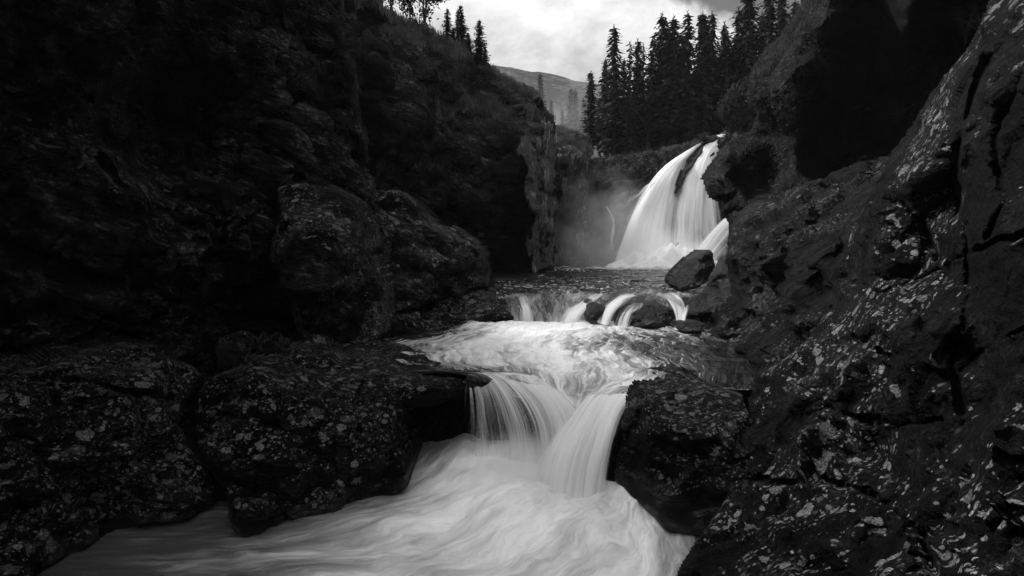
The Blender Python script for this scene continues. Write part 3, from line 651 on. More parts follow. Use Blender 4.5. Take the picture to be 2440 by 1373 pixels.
mass('boulder', M['wet'],
     [(1668, 352), (1654, 372), (1630, 404), (1612, 440), (1609, 462), (1614, 462), (1624, 438), (1642, 410), (1658, 386), (1678, 362), (1684, 348), (1678, 345)],
     [(1660, 366, 46.6), (1630, 415, 45.0), (1610, 460, 43.9), (1684, 346, 47.4), (1646, 400, 45.3)],
     step=2, rw=6, rd=0.30, thick=1.6, disp=rockdisp(0.2, 0.25, 0.15, R(60), 1.2), rough_px=3, jit=(20,.004), seed=113, label='wet rock rib parting the tall waterfall near its top', cat='rock')
# ------------------------------------------------------------------ water
Z_UP, Z_MID, Z_LOW = -1.76, -2.58, -4.20

def W(px, py, z, a=0.5):
    Y = F * (-z) / (py - HY)
    return ((px - CX) / F * Y, Y, z, a)
def A(px, py, Y, a=0.5): return (*P(px, py, Y), a)

def crom(p, n):
    p = np.asarray(p, float); m = len(p)
    t = np.linspace(0, m - 1, n); i = np.minimum(t.astype(int), m - 2); f = (t - i)
    f = f.reshape((-1,) + (1,) * (p.ndim - 1))
    e = np.concatenate([(2 * p[0] - p[1])[None], p, (2 * p[-1] - p[-2])[None]])
    a, b, c, d = e[i], e[i + 1], e[i + 2], e[i + 3]
    return 0.5 * (2 * b + (c - a) * f + (2 * a - 5 * b + 4 * c - d) * f ** 2 + (3 * b - a - 3 * c + d) * f ** 3)

def sheet(name, m, rows, nu, nv, waves=(), parent=None, edge=0.0, seed=0, thick=None, flip=False):
    """flow sheet: rows across the current, given from upstream to downstream; (x, y, z, foam) points"""
    g = np.stack([crom(r, nu) for r in rows]); g = crom(g, nv)          # nv, nu, 4
    xyz = g[..., :3]; foam = np.clip(g[..., 3], 0, 1.3)
    du = np.linalg.norm(np.diff(xyz, axis=1), axis=2).mean(0); dv = np.linalg.norm(np.diff(xyz, axis=0), axis=2).mean(1)
    u = np.concatenate([[0], np.cumsum(du)]); v = np.concatenate([[0], np.cumsum(dv)])
    U, V = np.meshgrid(u, v)
    n = np.cross(np.gradient(xyz, axis=1), np.gradient(xyz, axis=0)); n /= np.linalg.norm(n, axis=2, keepdims=True) + 1e-9
    up = n[..., 2].mean(); fw = n[..., 1].mean()
    if (up if abs(up) > abs(fw) else -fw) < 0: n = -n
    d = 0
    for fu, fv, amp, mode in waves:
        q = np.stack([U.ravel() * fu, V.ravel() * fv, np.full(U.size, seed * 3.7)], 1)
        q = q + 0.5 * np.stack([perlin(q * 0.6, seed + 3), perlin(q * 0.6 + 9, seed + 4), np.zeros(len(q))], 1)
        k = fbm(q, 4, 0.5, seed, mode == 'ridge').reshape(U.shape)
        d = d + amp * k * (np.clip(foam * 1.3, 0.25, 1) if mode == 'foam' else 1.0)
    if waves: xyz = xyz + n * np.asarray(d)[..., None]
    if edge:
        x = np.minimum(np.arange(nu), np.arange(nu)[::-1]) / (nu * edge)
        foam = foam * np.clip(x, 0, 1)[None, :] ** 0.7
    idx = np.arange(nu * nv).reshape(nv, nu)
    fa = np.stack([idx[:-1, :-1], idx[1:, :-1], idx[1:, 1:], idx[:-1, 1:]], -1).reshape(-1, 4)
    e1 = (xyz[1, 0] - xyz[0, 0]); 
    fn = np.cross(xyz[1:, :-1] - xyz[:-1, :-1], xyz[:-1, 1:] - xyz[:-1, :-1])
    if (fn * n[:-1, :-1]).sum() < 0: fa = fa[:, ::-1]
    me = np_mesh(name, xyz.reshape(-1, 3), fa, np.stack([U.ravel(), V.ravel()], 1), {'foam': foam.ravel()})
    return link_mesh(name, me, m, parent)

def rows_of(streams): return [list(r) for r in zip(*streams)]

# --- upper pool
mp_up = pool_mat('upper_pool_water', fu=1.3, fv=1.6, dark=0.004, alb=0.74, contrast=2.2, lo=0.45, hi=1.0, warp=0.45, seed=1, bump=1.0, rough=0.10, wisp=.5, spec=.28)
def lvl(Y, pxs, z, fs): return [((px - CX) / F * Y, Y, z, f) for px, f in zip(pxs, fs)]
tag(sheet('upper_pool', mp_up, [
    lvl(46, (1270, 1380, 1460, 1560, 1660, 1800), Z_UP, (.35, .5, .9, 1.2, 1.2, 1.0)),
    lvl(41, (1270, 1380, 1460, 1560, 1660, 1800), Z_UP, (.45, .6, .95, 1.2, 1.2, 1.0)),
    lvl(38.5, (1230, 1340, 1440, 1540, 1640, 1800), Z_UP, (.40, .5, .6, .75, .75, .6)),
    lvl(35.5, (1180, 1300, 1420, 1540, 1640, 1800), Z_UP, (.22, .25, .28, .28, .25, .2)),
    lvl(31, (1120, 1260, 1400, 1540, 1640, 1800), Z_UP, (.20, .30, .36, .36, .25, .2)),
    lvl(27, (1100, 1240, 1380, 1520, 1640, 1790), Z_UP, (.25, .36, .42, .42, .25, .2)),
    lvl(24.4, (1100, 1230, 1370, 1500, 1620, 1760), Z_UP, (.30, .42, .46, .42, .35, .3)),
    lvl(23.3, (1120, 1230, 1370, 1500, 1620, 1720), Z_UP - .10, (.35, .5, .5, .45, .45, .4)),
    lvl(22.7, (1120, 1230, 1370, 1500, 1620, 1720), Z_UP - .40, (.35, .5, .5, .45, .45, .4))], 150, 220,
    (( .7, .8, .16, 'fbm'), (2.0, 2.4, .05, 'fbm')), seed=5), 'dark rippled upper pool between the waterfall and the small cascade', 'pool', kind='structure')

# --- small cascade: several silky tongues over the upper step
cas = empty('waterfall', (float(P(1420, 740, 20.8)[0]), 20.8, Z_MID))
tag(cas, 'low broad cascade spilling between dark rocks from the upper to the middle pool', 'waterfall')
cmat = fall_mat('cascade_water', fu=14.0, fv=0.8, seed=4, lo=0.12, hi=0.85, con=2.4)
def tongue(streams, nu=40, nv=50, edge=0.45, m=None, seed=0, name='water_tongue', waves=((4, .4, .03, 'fbm'),), parent=None):
    o = sheet(name, m or cmat, rows_of(streams), nu, nv, waves, None, edge, seed)
    par = parent or cas
    o.parent = par; o.matrix_parent_inverse = par.matrix_world.inverted() if par.matrix_world != par.matrix_world.Identity(4) else o.matrix_parent_inverse
    o.location = [-c for c in par.location]
    return o
sheet_c = tongue([[A(1190, 694, 23.7, .3), A(1196, 704, 23.0, .4), A(1206, 722, 22.4, .4), A(1212, 748, 21.9, .4), A(1214, 790, 21.4, .7)],
        [A(1260, 689, 23.9, .3), A(1262, 702, 23.0, .5), A(1266, 720, 22.3, .5), A(1272, 748, 21.7, .5), A(1276, 795, 21.2, .8)],
        [A(1335, 687, 24.0, .45), A(1333, 701, 23.1, .6), A(1331, 724, 22.2, .5), A(1330, 752, 21.5, .55), A(1330, 795, 20.9, .9)],
        [A(1400, 688, 23.9, .45), A(1397, 702, 22.9, .5), A(1392, 724, 21.8, .5), A(1388, 752, 21.0, .6), A(1386, 795, 20.5, .9)],
        [A(1470, 689, 23.6, .4), A(1462, 703, 22.5, .5), A(1453, 726, 21.3, .45), A(1448, 752, 20.6, .5), A(1446, 795, 20.1, .8)],
        [A(1555, 689, 23.6, .4), A(1555, 700, 22.5, .5), A(1552, 720, 21.2, .4), A(1550, 750, 20.4, .4), A(1548, 795, 19.9, .7)],
        [A(1640, 689, 23.6, .4), A(1644, 703, 22.3, .5), A(1642, 726, 21.0, .4), A(1638, 752, 20.2, .5), A(1632, 795, 19.5, .8)],
        [A(1730, 689, 23.6, .4), A(1730, 703, 22.3, .5), A(1728, 726, 21.0, .4), A(1722, 752, 20.2, .5), A(1716, 795, 19.5, .8)]], 220, 80, 0,
       pool_mat('cascade_sheet', fu=3.2, fv=0.7, dark=0.01, alb=0.74, contrast=1.7, lo=0.35, hi=0.95, warp=0.15, seed=14, bump=0.6, rough=0.2), 15, 'water_sheet', ((1.1, .35, .10, 'fbm'), (4.0, .7, .03, 'fbm')))
tongue([[A(1215, 702, 22.8, .3), A(1228, 722, 22.0, .5), A(1234, 745, 21.6, .8), A(1236, 772, 21.3, .9)],
        [A(1240, 698, 22.8, .3), A(1247, 722, 21.9, .6), A(1254, 745, 21.4, .9), A(1256, 778, 21.1, 1)],
        [A(1262, 696, 22.8, .3), A(1266, 722, 21.9, .5), A(1272, 748, 21.5, .8), A(1276, 780, 21.1, .9)]], seed=1)
tongue([[A(1400, 698, 23.0, .4), A(1380, 712, 22.2, .5), A(1352, 732, 21.3, .7), A(1336, 752, 20.8, .9), A(1332, 776, 20.5, 1)],
        [A(1425, 700, 22.8, .5), A(1402, 716, 22.0, .7), A(1380, 736, 21.0, .95), A(1362, 756, 20.5, 1.1), A(1356, 780, 20.2, 1)],
        [A(1450, 704, 22.6, .5), A(1432, 718, 21.8, .6), A(1406, 734, 21.0, .8), A(1392, 752, 20.5, .9), A(1388, 778, 20.2, .9)]], nu=60, seed=3, edge=.45)
tongue([[A(1470, 700, 22.6, .4), A(1450, 716, 21.6, .6), A(1432, 740, 20.5, .9), A(1420, 768, 19.9, 1)],
        [A(1500, 700, 22.4, .5), A(1478, 712, 21.3, .8), A(1452, 738, 20.2, 1), A(1438, 774, 19.6, 1.1)],
        [A(1540, 704, 22.2, .5), A(1508, 714, 21.0, .7), A(1474, 738, 20.0, .7), A(1452, 776, 19.4, .9)]], nu=50, seed=4, edge=.45)
tongue([[A(1490, 722, 20.5, .3), A(1474, 738, 19.8, .4), A(1462, 758, 19.4, .5), A(1458, 778, 19.2, .7)],
        [A(1520, 722, 20.4, .3), A(1506, 736, 19.6, .35), A(1492, 752, 19.2, .4), A(1484, 780, 19.0, .6)],
        [A(1545, 724, 20.3, .25), A(1540, 740, 19.5, .25), A(1520, 748, 19.0, .4), A(1504, 782, 18.8, .5)]], nu=50, seed=5, edge=.45)
film = fall_mat('thin_film_water', fu=14.0, fv=0.7, seed=12, lo=0.22, hi=0.75)
tongue([[A(1545, 700, 22.1, .2), A(1580, 711, 21.0, .3), A(1596, 728, 20.1, .42), A(1606, 750, 19.5, .38), A(1610, 782, 19.0, .5)],
        [A(1580, 699, 22.2, .4), A(1606, 712, 21.1, .55), A(1619, 730, 20.1, .6), A(1622, 752, 19.5, .7), A(1624, 784, 18.9, .85)],
        [A(1612, 700, 22.2, .4), A(1628, 713, 21.1, .5), A(1634, 732, 20.2, .6), A(1634, 754, 19.5, .7), A(1632, 786, 18.8, .85)]], nu=80, nv=60, seed=6, edge=.1, m=film)
tongue([[A(1636, 725, 20.4, .3), A(1628, 742, 19.8, .8), A(1620, 765, 19.2, 1), A(1600, 785, 18.6, 1)],
        [A(1646, 726, 20.4, .3), A(1640, 744, 19.7, .8), A(1634, 768, 19.0, 1), A(1630, 788, 18.5, 1)]], nu=20, seed=7, edge=.45)

# --- middle pool, running into the V of the lower fall
mp_mid = pool_mat('middle_pool_water', fu=3.2, fv=0.42, dark=0.004, alb=0.76, contrast=2.0, lo=0.34, hi=1.02, warp=0.40, seed=3, bump=0.5, rough=0.10, wisp=.25, spec=.28)
def mid(py, pxs, fs, zs=None):
    zs = zs or [0] * len(pxs)
    return [W(px, py, Z_MID + z, f) for px, f, z in zip(pxs, fs, zs)]
tag(sheet('middle_pool', mp_mid, [
    mid(765, (1120, 1200, 1280, 1380, 1470, 1560, 1700), (.6, .9, 1.1, 1.1, .9, .7, .3)),
    mid(782, (1060, 1150, 1250, 1360, 1460, 1560, 1720), (.3, .9, 1.15, 1.1, .75, .55, .4), (0, .10, .06, .04, 0, 0, 0)),
    mid(800, (940, 1090, 1210, 1340, 1460, 1590, 1740), (.2, .55, 1.0, .95, .45, .42, .3), (0, .08, .12, .05, 0, 0, 0)),
    mid(822, (820, 1010, 1170, 1320, 1460, 1600, 1790), (.45, .6, .9, .9, .5, .34, .25), (0, 0, .10, .08, 0, 0, 0)),
    mid(848, (800, 990, 1170, 1330, 1470, 1620, 1830), (.45, .6, .8, .95, .6, .36, .28), (0, 0, .02, .10, .05, 0, 0)),
    mid(872, (860, 1030, 1190, 1340, 1490, 1640, 1830), (.2, .4, .7, .85, .7, .4, .3), (0, 0, -.02, .10, .06, 0, 0)),
    [W(930, 884, Z_MID, .15), W(1080, 884, Z_MID, .25), W(1210, 882, Z_MID - .01, .55), W(1340, 890, Z_MID + .03, .75), W(1500, 895, Z_MID + .03, .8), W(1640, 900, Z_MID, .45), W(1830, 905, Z_MID, .3)],
    [W(1000, 889, Z_MID - .02, .2), W(1120, 888, Z_MID - .03, .4), W(1230, 892, Z_MID - .06, .7), A(1345, 918, 12.35, .65), A(1480, 915, 12.3, .85), W(1640, 915, Z_MID - .02, .3), W(1830, 920, Z_MID, .4)],
    [A(1100, 893, 12.5, .2), A(1160, 893, 12.5, .5), A(1262, 908, 12.35, .8), A(1352, 950, 12.15, .75), A(1450, 932, 12.15, .9), A(1600, 924, 12.0, .3), W(1830, 930, Z_MID, .4)],
    [A(1112, 905, 12.35, .0), A(1190, 912, 12.35, .5), A(1285, 932, 12.2, .9), A(1356, 978, 12.0, .9), A(1420, 958, 12.0, .9), A(1580, 936, 11.9, .15), W(1830, 938, Z_MID - .1, .3)],
    [A(1112, 930, 12.4, .0), A(1190, 940, 12.35, .3), A(1285, 965, 12.2, .8), A(1356, 1030, 11.95, .9), A(1420, 992, 12.05, .9), A(1580, 950, 11.8, .1), W(1830, 945, Z_MID - .2, .3)]], 260, 300,
    ((.55, .45, .13, 'foam'), (1.6, 1.2, .07, 'foam'), (1.6, 1.6, .05, 'fbm')), seed=7), 'foaming middle pool, dark and rippled on its right side', 'pool', kind='structure')

# --- lower fall: two silky lobes meeting in a V
low = empty('waterfall', (float(P(1330, 1100, 11.6)[0]), 11.6, Z_LOW))
tag(low, 'lower fall of two silky lobes meeting in a V between the black boulders', 'waterfall')
lm_ = fall_mat('lower_fall_water', fu=18.0, fv=0.35, seed=2, lo=0.12, hi=0.95, con=2.3)
lm2 = fall_mat('thin_curtain_water', fu=24.0, fv=0.35, seed=6, lo=0.30, hi=0.95)
def lobe(streams, name, m, nu, nv, edge, seed): return tongue(streams, nu, nv, edge, m, seed, name, ((1.6, .25, .05, 'fbm'), (6, .4, .012, 'fbm')), low)
lobe([[A(1098, 888, 12.75, .10), A(1100, 905, 12.5, .15), A(1092, 955, 12.3, .13), A(1086, 1025, 12.2, .13), A(1082, 1120, 12.1, .25)],
      [A(1120, 888, 12.7, .40), A(1132, 908, 12.45, .5), A(1146, 958, 12.2, .36), A(1154, 1030, 12.05, .32), A(1158, 1120, 11.95, .5)],
      [A(1146, 889, 12.65, .55), A(1176, 911, 12.35, .6), A(1206, 960, 12.05, .48), A(1226, 1030, 11.9, .42), A(1236, 1125, 11.8, .6)],
      [A(1176, 889, 12.6, .6), A(1222, 914, 12.25, .75), A(1264, 963, 11.98, .62), A(1288, 1030, 11.8, .55), A(1298, 1130, 11.7, .7)],
      [A(1208, 889, 12.6, .7), A(1266, 918, 12.2, .95), A(1314, 966, 11.92, .8), A(1338, 1030, 11.75, .68), A(1342, 1135, 11.6, .8)],
      [A(1244, 890, 12.55, .8), A(1306, 924, 12.15, 1.05), A(1350, 970, 11.88, 1.0), A(1372, 1030, 11.72, .8), A(1374, 1135, 11.55, .85)],
      [A(1288, 897, 12.5, .8), A(1340, 934, 12.1, 1.0), A(1378, 978, 11.85, 1.0), A(1396, 1030, 11.7, .85), A(1392, 1135, 11.55, .85)]], 'left_lobe', lm_, 170, 90, .05, 11)
lobe([[A(1085, 890, 12.8, .1), A(1095, 910, 12.5, .3), A(1090, 960, 12.35, .25), A(1082, 1030, 12.3, .22), A(1078, 1110, 12.25, .3)],
      [A(1180, 890, 12.7, .3), A(1200, 912, 12.4, .4), A(1225, 960, 12.1, .4), A(1238, 1030, 11.95, .35), A(1240, 1120, 11.9, .5)],
      [A(1270, 900, 12.65, .5), A(1300, 930, 12.3, .6), A(1332, 968, 12.05, .7), A(1345, 1030, 11.85, .6), A(1340, 1130, 11.7, .7)]], 'thin_curtain', lm2, 110, 70, .05, 13)
lobe([[A(1402, 938, 12.3, .7), A(1376, 966, 12.0, .9), A(1346, 998, 11.6, .9), A(1312, 1040, 11.2, .8), A(1282, 1100, 10.95, .75), A(1258, 1180, 10.8, .8)],
      [A(1432, 928, 12.3, .9), A(1405, 956, 11.95, 1), A(1376, 1000, 11.5, 1), A(1346, 1050, 11.1, .95), A(1322, 1110, 10.85, .9), A(1306, 1200, 10.7, .9)],
      [A(1474, 922, 12.3, .9), A(1448, 948, 11.95, 1), A(1420, 995, 11.45, .95), A(1395, 1055, 11.0, .9), A(1376, 1120, 10.75, .85), A(1364, 1210, 10.6, .9)],
      [A(1518, 924, 12.3, .8), A(1488, 944, 11.95, .95), A(1462, 985, 11.5, .85), A(1438, 1055, 11.05, .8), A(1420, 1120, 10.8, .8), A(1410, 1210, 10.65, .8)],
      [A(1556, 932, 12.25, .7), A(1516, 952, 11.95, .75), A(1488, 990, 11.55, .6), A(1464, 1055, 11.15, .5), A(1450, 1120, 10.95, .5), A(1444, 1200, 10.8, .6)]], 'right_lobe', lm_, 130, 110, .08, 17)

# --- lower pool: soft churned water
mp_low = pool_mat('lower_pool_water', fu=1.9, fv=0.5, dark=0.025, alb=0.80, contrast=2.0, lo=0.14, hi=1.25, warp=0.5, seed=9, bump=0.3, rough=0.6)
def low_pool():
    rows = []
    # across the current: from the back bank (left of the falls) to the right bank; downstream runs to the left and front
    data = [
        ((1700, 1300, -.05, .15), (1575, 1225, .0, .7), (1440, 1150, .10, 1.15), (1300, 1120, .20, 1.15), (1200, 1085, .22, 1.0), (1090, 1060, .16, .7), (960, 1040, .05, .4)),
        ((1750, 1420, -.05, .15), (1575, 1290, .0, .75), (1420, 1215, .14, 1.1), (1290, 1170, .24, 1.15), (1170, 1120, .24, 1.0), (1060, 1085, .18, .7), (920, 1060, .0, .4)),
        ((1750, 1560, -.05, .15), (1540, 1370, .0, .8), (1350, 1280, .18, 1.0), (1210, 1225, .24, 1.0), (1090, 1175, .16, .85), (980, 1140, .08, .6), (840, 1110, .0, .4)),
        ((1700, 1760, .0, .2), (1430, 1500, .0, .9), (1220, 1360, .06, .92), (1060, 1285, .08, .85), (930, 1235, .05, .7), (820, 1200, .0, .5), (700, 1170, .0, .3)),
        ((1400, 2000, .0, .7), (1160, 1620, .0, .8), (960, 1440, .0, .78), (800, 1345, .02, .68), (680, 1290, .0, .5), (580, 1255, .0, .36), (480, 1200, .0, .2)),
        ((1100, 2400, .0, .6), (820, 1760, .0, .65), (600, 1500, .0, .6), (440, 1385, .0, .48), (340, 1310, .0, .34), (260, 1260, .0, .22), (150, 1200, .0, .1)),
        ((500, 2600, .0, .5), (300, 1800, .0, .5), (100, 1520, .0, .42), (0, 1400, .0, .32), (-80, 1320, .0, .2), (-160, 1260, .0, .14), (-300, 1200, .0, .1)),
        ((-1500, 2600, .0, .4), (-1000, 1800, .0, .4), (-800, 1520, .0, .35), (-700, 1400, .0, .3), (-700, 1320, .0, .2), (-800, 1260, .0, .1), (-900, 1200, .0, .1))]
    for r in data: rows.append([(*W(px, py, Z_LOW, f)[:2], Z_LOW + h, f if f > .8 else f * (.35 + .65 * f / .8)) for px, py, h, f in r])  # weaker foam towards the left also paints the shade there
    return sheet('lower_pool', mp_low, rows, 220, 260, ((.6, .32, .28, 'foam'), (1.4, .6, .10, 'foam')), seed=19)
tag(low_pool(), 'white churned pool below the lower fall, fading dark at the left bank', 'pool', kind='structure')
far_low = np_mesh('water', [(-14, -60, -4.5), (10, -60, -4.5), (10, 12.5, -4.5), (-14, 12.5, -4.5)], [(0, 1, 2, 3)], [(0, 0), (24, 0), (24, 72), (0, 72)], {'foam': [.3] * 4})
tag(link_mesh('water', far_low, mp_low), 'river running on below the pool', 'river', kind='structure')

# --- the tall waterfall
fall = empty('waterfall', (float(P(1560, 640, 41)[0]), 41.0, Z_UP))
tag(fall, 'tall white waterfall fanning out over the rock shelf under the spruces', 'waterfall')
fm1 = fall_mat('tall_fall_water', fu=5.5, fv=0.09, seed=1, lo=0.10, hi=0.95, alb=0.96, con=2.3)
fm2 = fall_mat('tall_fall_thin_water', fu=8.0, fv=0.08, seed=5, lo=0.22, hi=1.0, alb=0.95, con=2.6)
def veil(streams, name, m, nu, nv, edge, seed): return tongue(streams, nu, nv, edge, m, seed, name, ((.7, .08, .10, 'fbm'), (2.2, .1, .03, 'fbm')), fall)
veil([[A(1652, 350, 47.6, .5), A(1606, 378, 46.9, .8), A(1572, 406, 45.6, .85), A(1545, 440, 44.4, .85), A(1520, 480, 43.4, .85), A(1500, 520, 42.6, .85), A(1484, 560, 41.9, .85), A(1468, 605, 41.2, .85), A(1456, 642, 40.4, .9)],
      [A(1662, 344, 47.4, .5), A(1625, 368, 46.6, .95), A(1588, 400, 45.2, 1.05), A(1562, 436, 43.9, 1.1), A(1540, 478, 42.9, 1.1), A(1522, 520, 42.1, 1.05), A(1508, 560, 41.4, 1.05), A(1496, 605, 40.7, 1.05), A(1486, 642, 40.0, 1.05)],
      [A(1670, 340, 47.4, .5), A(1640, 364, 46.6, .8), A(1606, 396, 45.3, .95), A(1584, 432, 44.0, 1.0), A(1566, 476, 43.0, 1.0), A(1552, 520, 42.2, .95), A(1542, 560, 41.5, .95), A(1534, 605, 40.8, 1.0), A(1528, 642, 40.1, 1.05)],
      [A(1676, 338, 47.5, .4), A(1652, 360, 46.8, .5), A(1620, 392, 45.6, .6), A(1602, 430, 44.3, .7), A(1590, 474, 43.3, .8), A(1582, 520, 42.4, .7), A(1576, 560, 41.7, .65), A(1572, 605, 41.0, .8), A(1570, 642, 40.3, .95)],
      [A(1682, 336, 47.7, .2), A(1660, 358, 47.1, .2), A(1634, 390, 46.0, .25), A(1616, 428, 44.8, .35), A(1607, 474, 43.7, .55), A(1603, 520, 42.8, .5), A(1601, 560, 42.0, .45), A(1600, 605, 41.3, .6), A(1600, 642, 40.6, .9)]], 'left_veil', fm1, 130, 130, .06, 23)
veil([[A(1698, 325, 48.0, .5), A(1676, 346, 47.4, .6), A(1652, 376, 46.6, .6), A(1632, 412, 45.6, .5), A(1618, 452, 44.7, .5), A(1610, 500, 43.6, .45), A(1606, 560, 42.3, .4), A(1606, 605, 41.5, .55), A(1606, 642, 40.8, .9)],
      [A(1712, 321, 48.0, .8), A(1692, 344, 47.2, 1.1), A(1670, 376, 46.3, 1.1), A(1655, 412, 45.2, 1.05), A(1646, 452, 44.3, .95), A(1640, 500, 43.2, .85), A(1638, 560, 42.0, .75), A(1638, 605, 41.2, .8), A(1640, 642, 40.5, 1)],
      [A(1722, 320, 48.0, .8), A(1706, 342, 47.2, 1.1), A(1690, 376, 46.3, 1.0), A(1680, 412, 45.3, .8), A(1676, 452, 44.4, .7), A(1674, 500, 43.3, .6), A(1674, 560, 42.1, .5), A(1674, 605, 41.3, .55), A(1676, 642, 40.6, .8)],
      [A(1732, 320, 48.2, .3), A(1722, 342, 47.5, .5), A(1712, 376, 46.7, .55), A(1710, 412, 45.7, .5), A(1712, 452, 44.8, .45), A(1720, 500, 43.6, .4), A(1730, 560, 42.3, .35), A(1738, 605, 41.5, .4), A(1742, 642, 40.8, .7)]], 'right_veil', fm1, 120, 130, .08, 29)
veil([[A(1600, 385, 46.6, .3), A(1560, 440, 44.9, .5), A(1520, 520, 43.0, .6), A(1490, 590, 41.7, .6), A(1472, 642, 40.8, .6)],
      [A(1640, 385, 46.8, .3), A(1620, 440, 45.2, .5), A(1605, 520, 43.2, .6), A(1600, 590, 42.0, .6), A(1598, 642, 41.0, .7)],
      [A(1700, 385, 47.0, .3), A(1705, 440, 45.6, .5), A(1715, 520, 43.6, .6), A(1725, 590, 42.2, .6), A(1732, 642, 41.2, .7)]], 'thin_veil', fm2, 120, 100, .05, 31)
veil([[A(1760, 498, 37.6, .9), A(1726, 516, 37.9, .9), A(1694, 546, 38.2, .9), A(1662, 584, 38.5, .9), A(1640, 620, 38.6, .95), A(1626, 650, 38.6, 1)],
      [A(1770, 512, 37.2, 1.1), A(1738, 534, 37.4, 1.1), A(1710, 566, 37.6, 1.1), A(1684, 602, 37.8, 1.1), A(1666, 632, 37.8, 1.1), A(1655, 660, 37.8, 1.1)],
      [A(1780, 540, 36.8, 1.1), A(1756, 562, 37.0, 1.1), A(1734, 592, 37.1, 1.1), A(1712, 622, 37.2, 1.1), A(1700, 645, 37.2, 1.1), A(1694, 668, 37.2, 1.1)]], 'side_jet', fm1, 60, 70, .4, 37)
def boil(parent, c, rx, ry, h, m, seed, n=90):
    g = np.linspace(-1, 1, n); X, Y = np.meshgrid(g, g); rr = np.sqrt(X ** 2 + Y ** 2)
    p = np.stack([X.ravel() * rx, Y.ravel() * ry, np.zeros(X.size)], 1)
    b = np.clip(1 - rr, 0, 1); b = b * b * (3 - 2 * b)
    z = h * b * (0.75 + 1.1 * fbm(p * 0.8, 4, .55, seed).reshape(X.shape)) - 0.05
    idx = np.arange(n * n).reshape(n, n)
    fa = np.stack([idx[:-1, :-1], idx[:-1, 1:], idx[1:, 1:], idx[1:, :-1]], -1).reshape(-1, 4)
    o = link_mesh('foam_boil', np_mesh('foam_boil', np.stack([X.ravel() * rx, Y.ravel() * ry, z.ravel()], 1), fa, np.stack([X.ravel() * rx, Y.ravel() * ry], 1), {'foam': np.clip(b * 2.6, 0, 1.2).ravel()}), m, parent)
    o.location = Vector(c) - parent.location
    return o
bm_ = fall_mat('boil_foam', fu=0.9, fv=0.9, seed=21, lo=0.1, hi=0.8, alb=0.95)
boil(fall, (float(P(1590, 640, 39.6)[0]), 39.4, Z_UP), 5.0, 2.4, 1.5, bm_, 51)  # foam mound, its white added to imitate the glow of lit spray
rill = empty('waterfall', (float(P(1465, 610, 41.4)[0]), 41.4, Z_UP))
tag(rill, 'thin crooked rill of water running down the rock left of the tall waterfall', 'waterfall')
rm = fall_mat('rill_water', fu=8.0, fv=0.5, seed=8, lo=0.2, hi=1.1, alb=0.8, con=2.0)
tongue([[A(1441, 492, 42.6, .8), A(1452, 510, 42.3, .8), A(1459, 532, 42.0, .8), A(1457, 552, 41.7, .8), A(1454, 575, 41.4, .7), A(1457, 600, 41.0, .5), A(1461, 625, 40.7, .3)],
        [A(1447, 491, 42.5, .8), A(1458, 508, 42.2, .8), A(1466, 532, 41.9, .8), A(1464, 554, 41.6, .8), A(1460, 575, 41.3, .7), A(1463, 600, 40.9, .5), A(1467, 625, 40.6, .3)]], 8, 60, .2, rm, 41, 'water_glint_thread', (), rill)

for k, st in enumerate(([(1552, 432), (1535, 440), (1516, 462), (1500, 470), (1484, 486), (1462, 490)], [(1530, 452), (1520, 468), (1512, 486), (1500, 500), (1492, 520), (1488, 540)], [(1560, 420), (1548, 432), (1545, 446), (1540, 462), (1530, 480), (1522, 500)])):
    a = [A(px, py, 44.3 - (py - 420) * .018, .75 - .08 * i) for i, (px, py) in enumerate(st)]
    b = [A(px + 11 + 3 * (i % 2), py + 5, 44.1 - (py - 420) * .018, .75 - .08 * i) for i, (px, py) in enumerate(st)]
    tongue([a, b], 14, 50, .5, rm, 43 + k, 'water_glint_thread', ((1.5, .4, .12, 'fbm'),), rill)  # pale strands paint the glints on the wet rock ribs

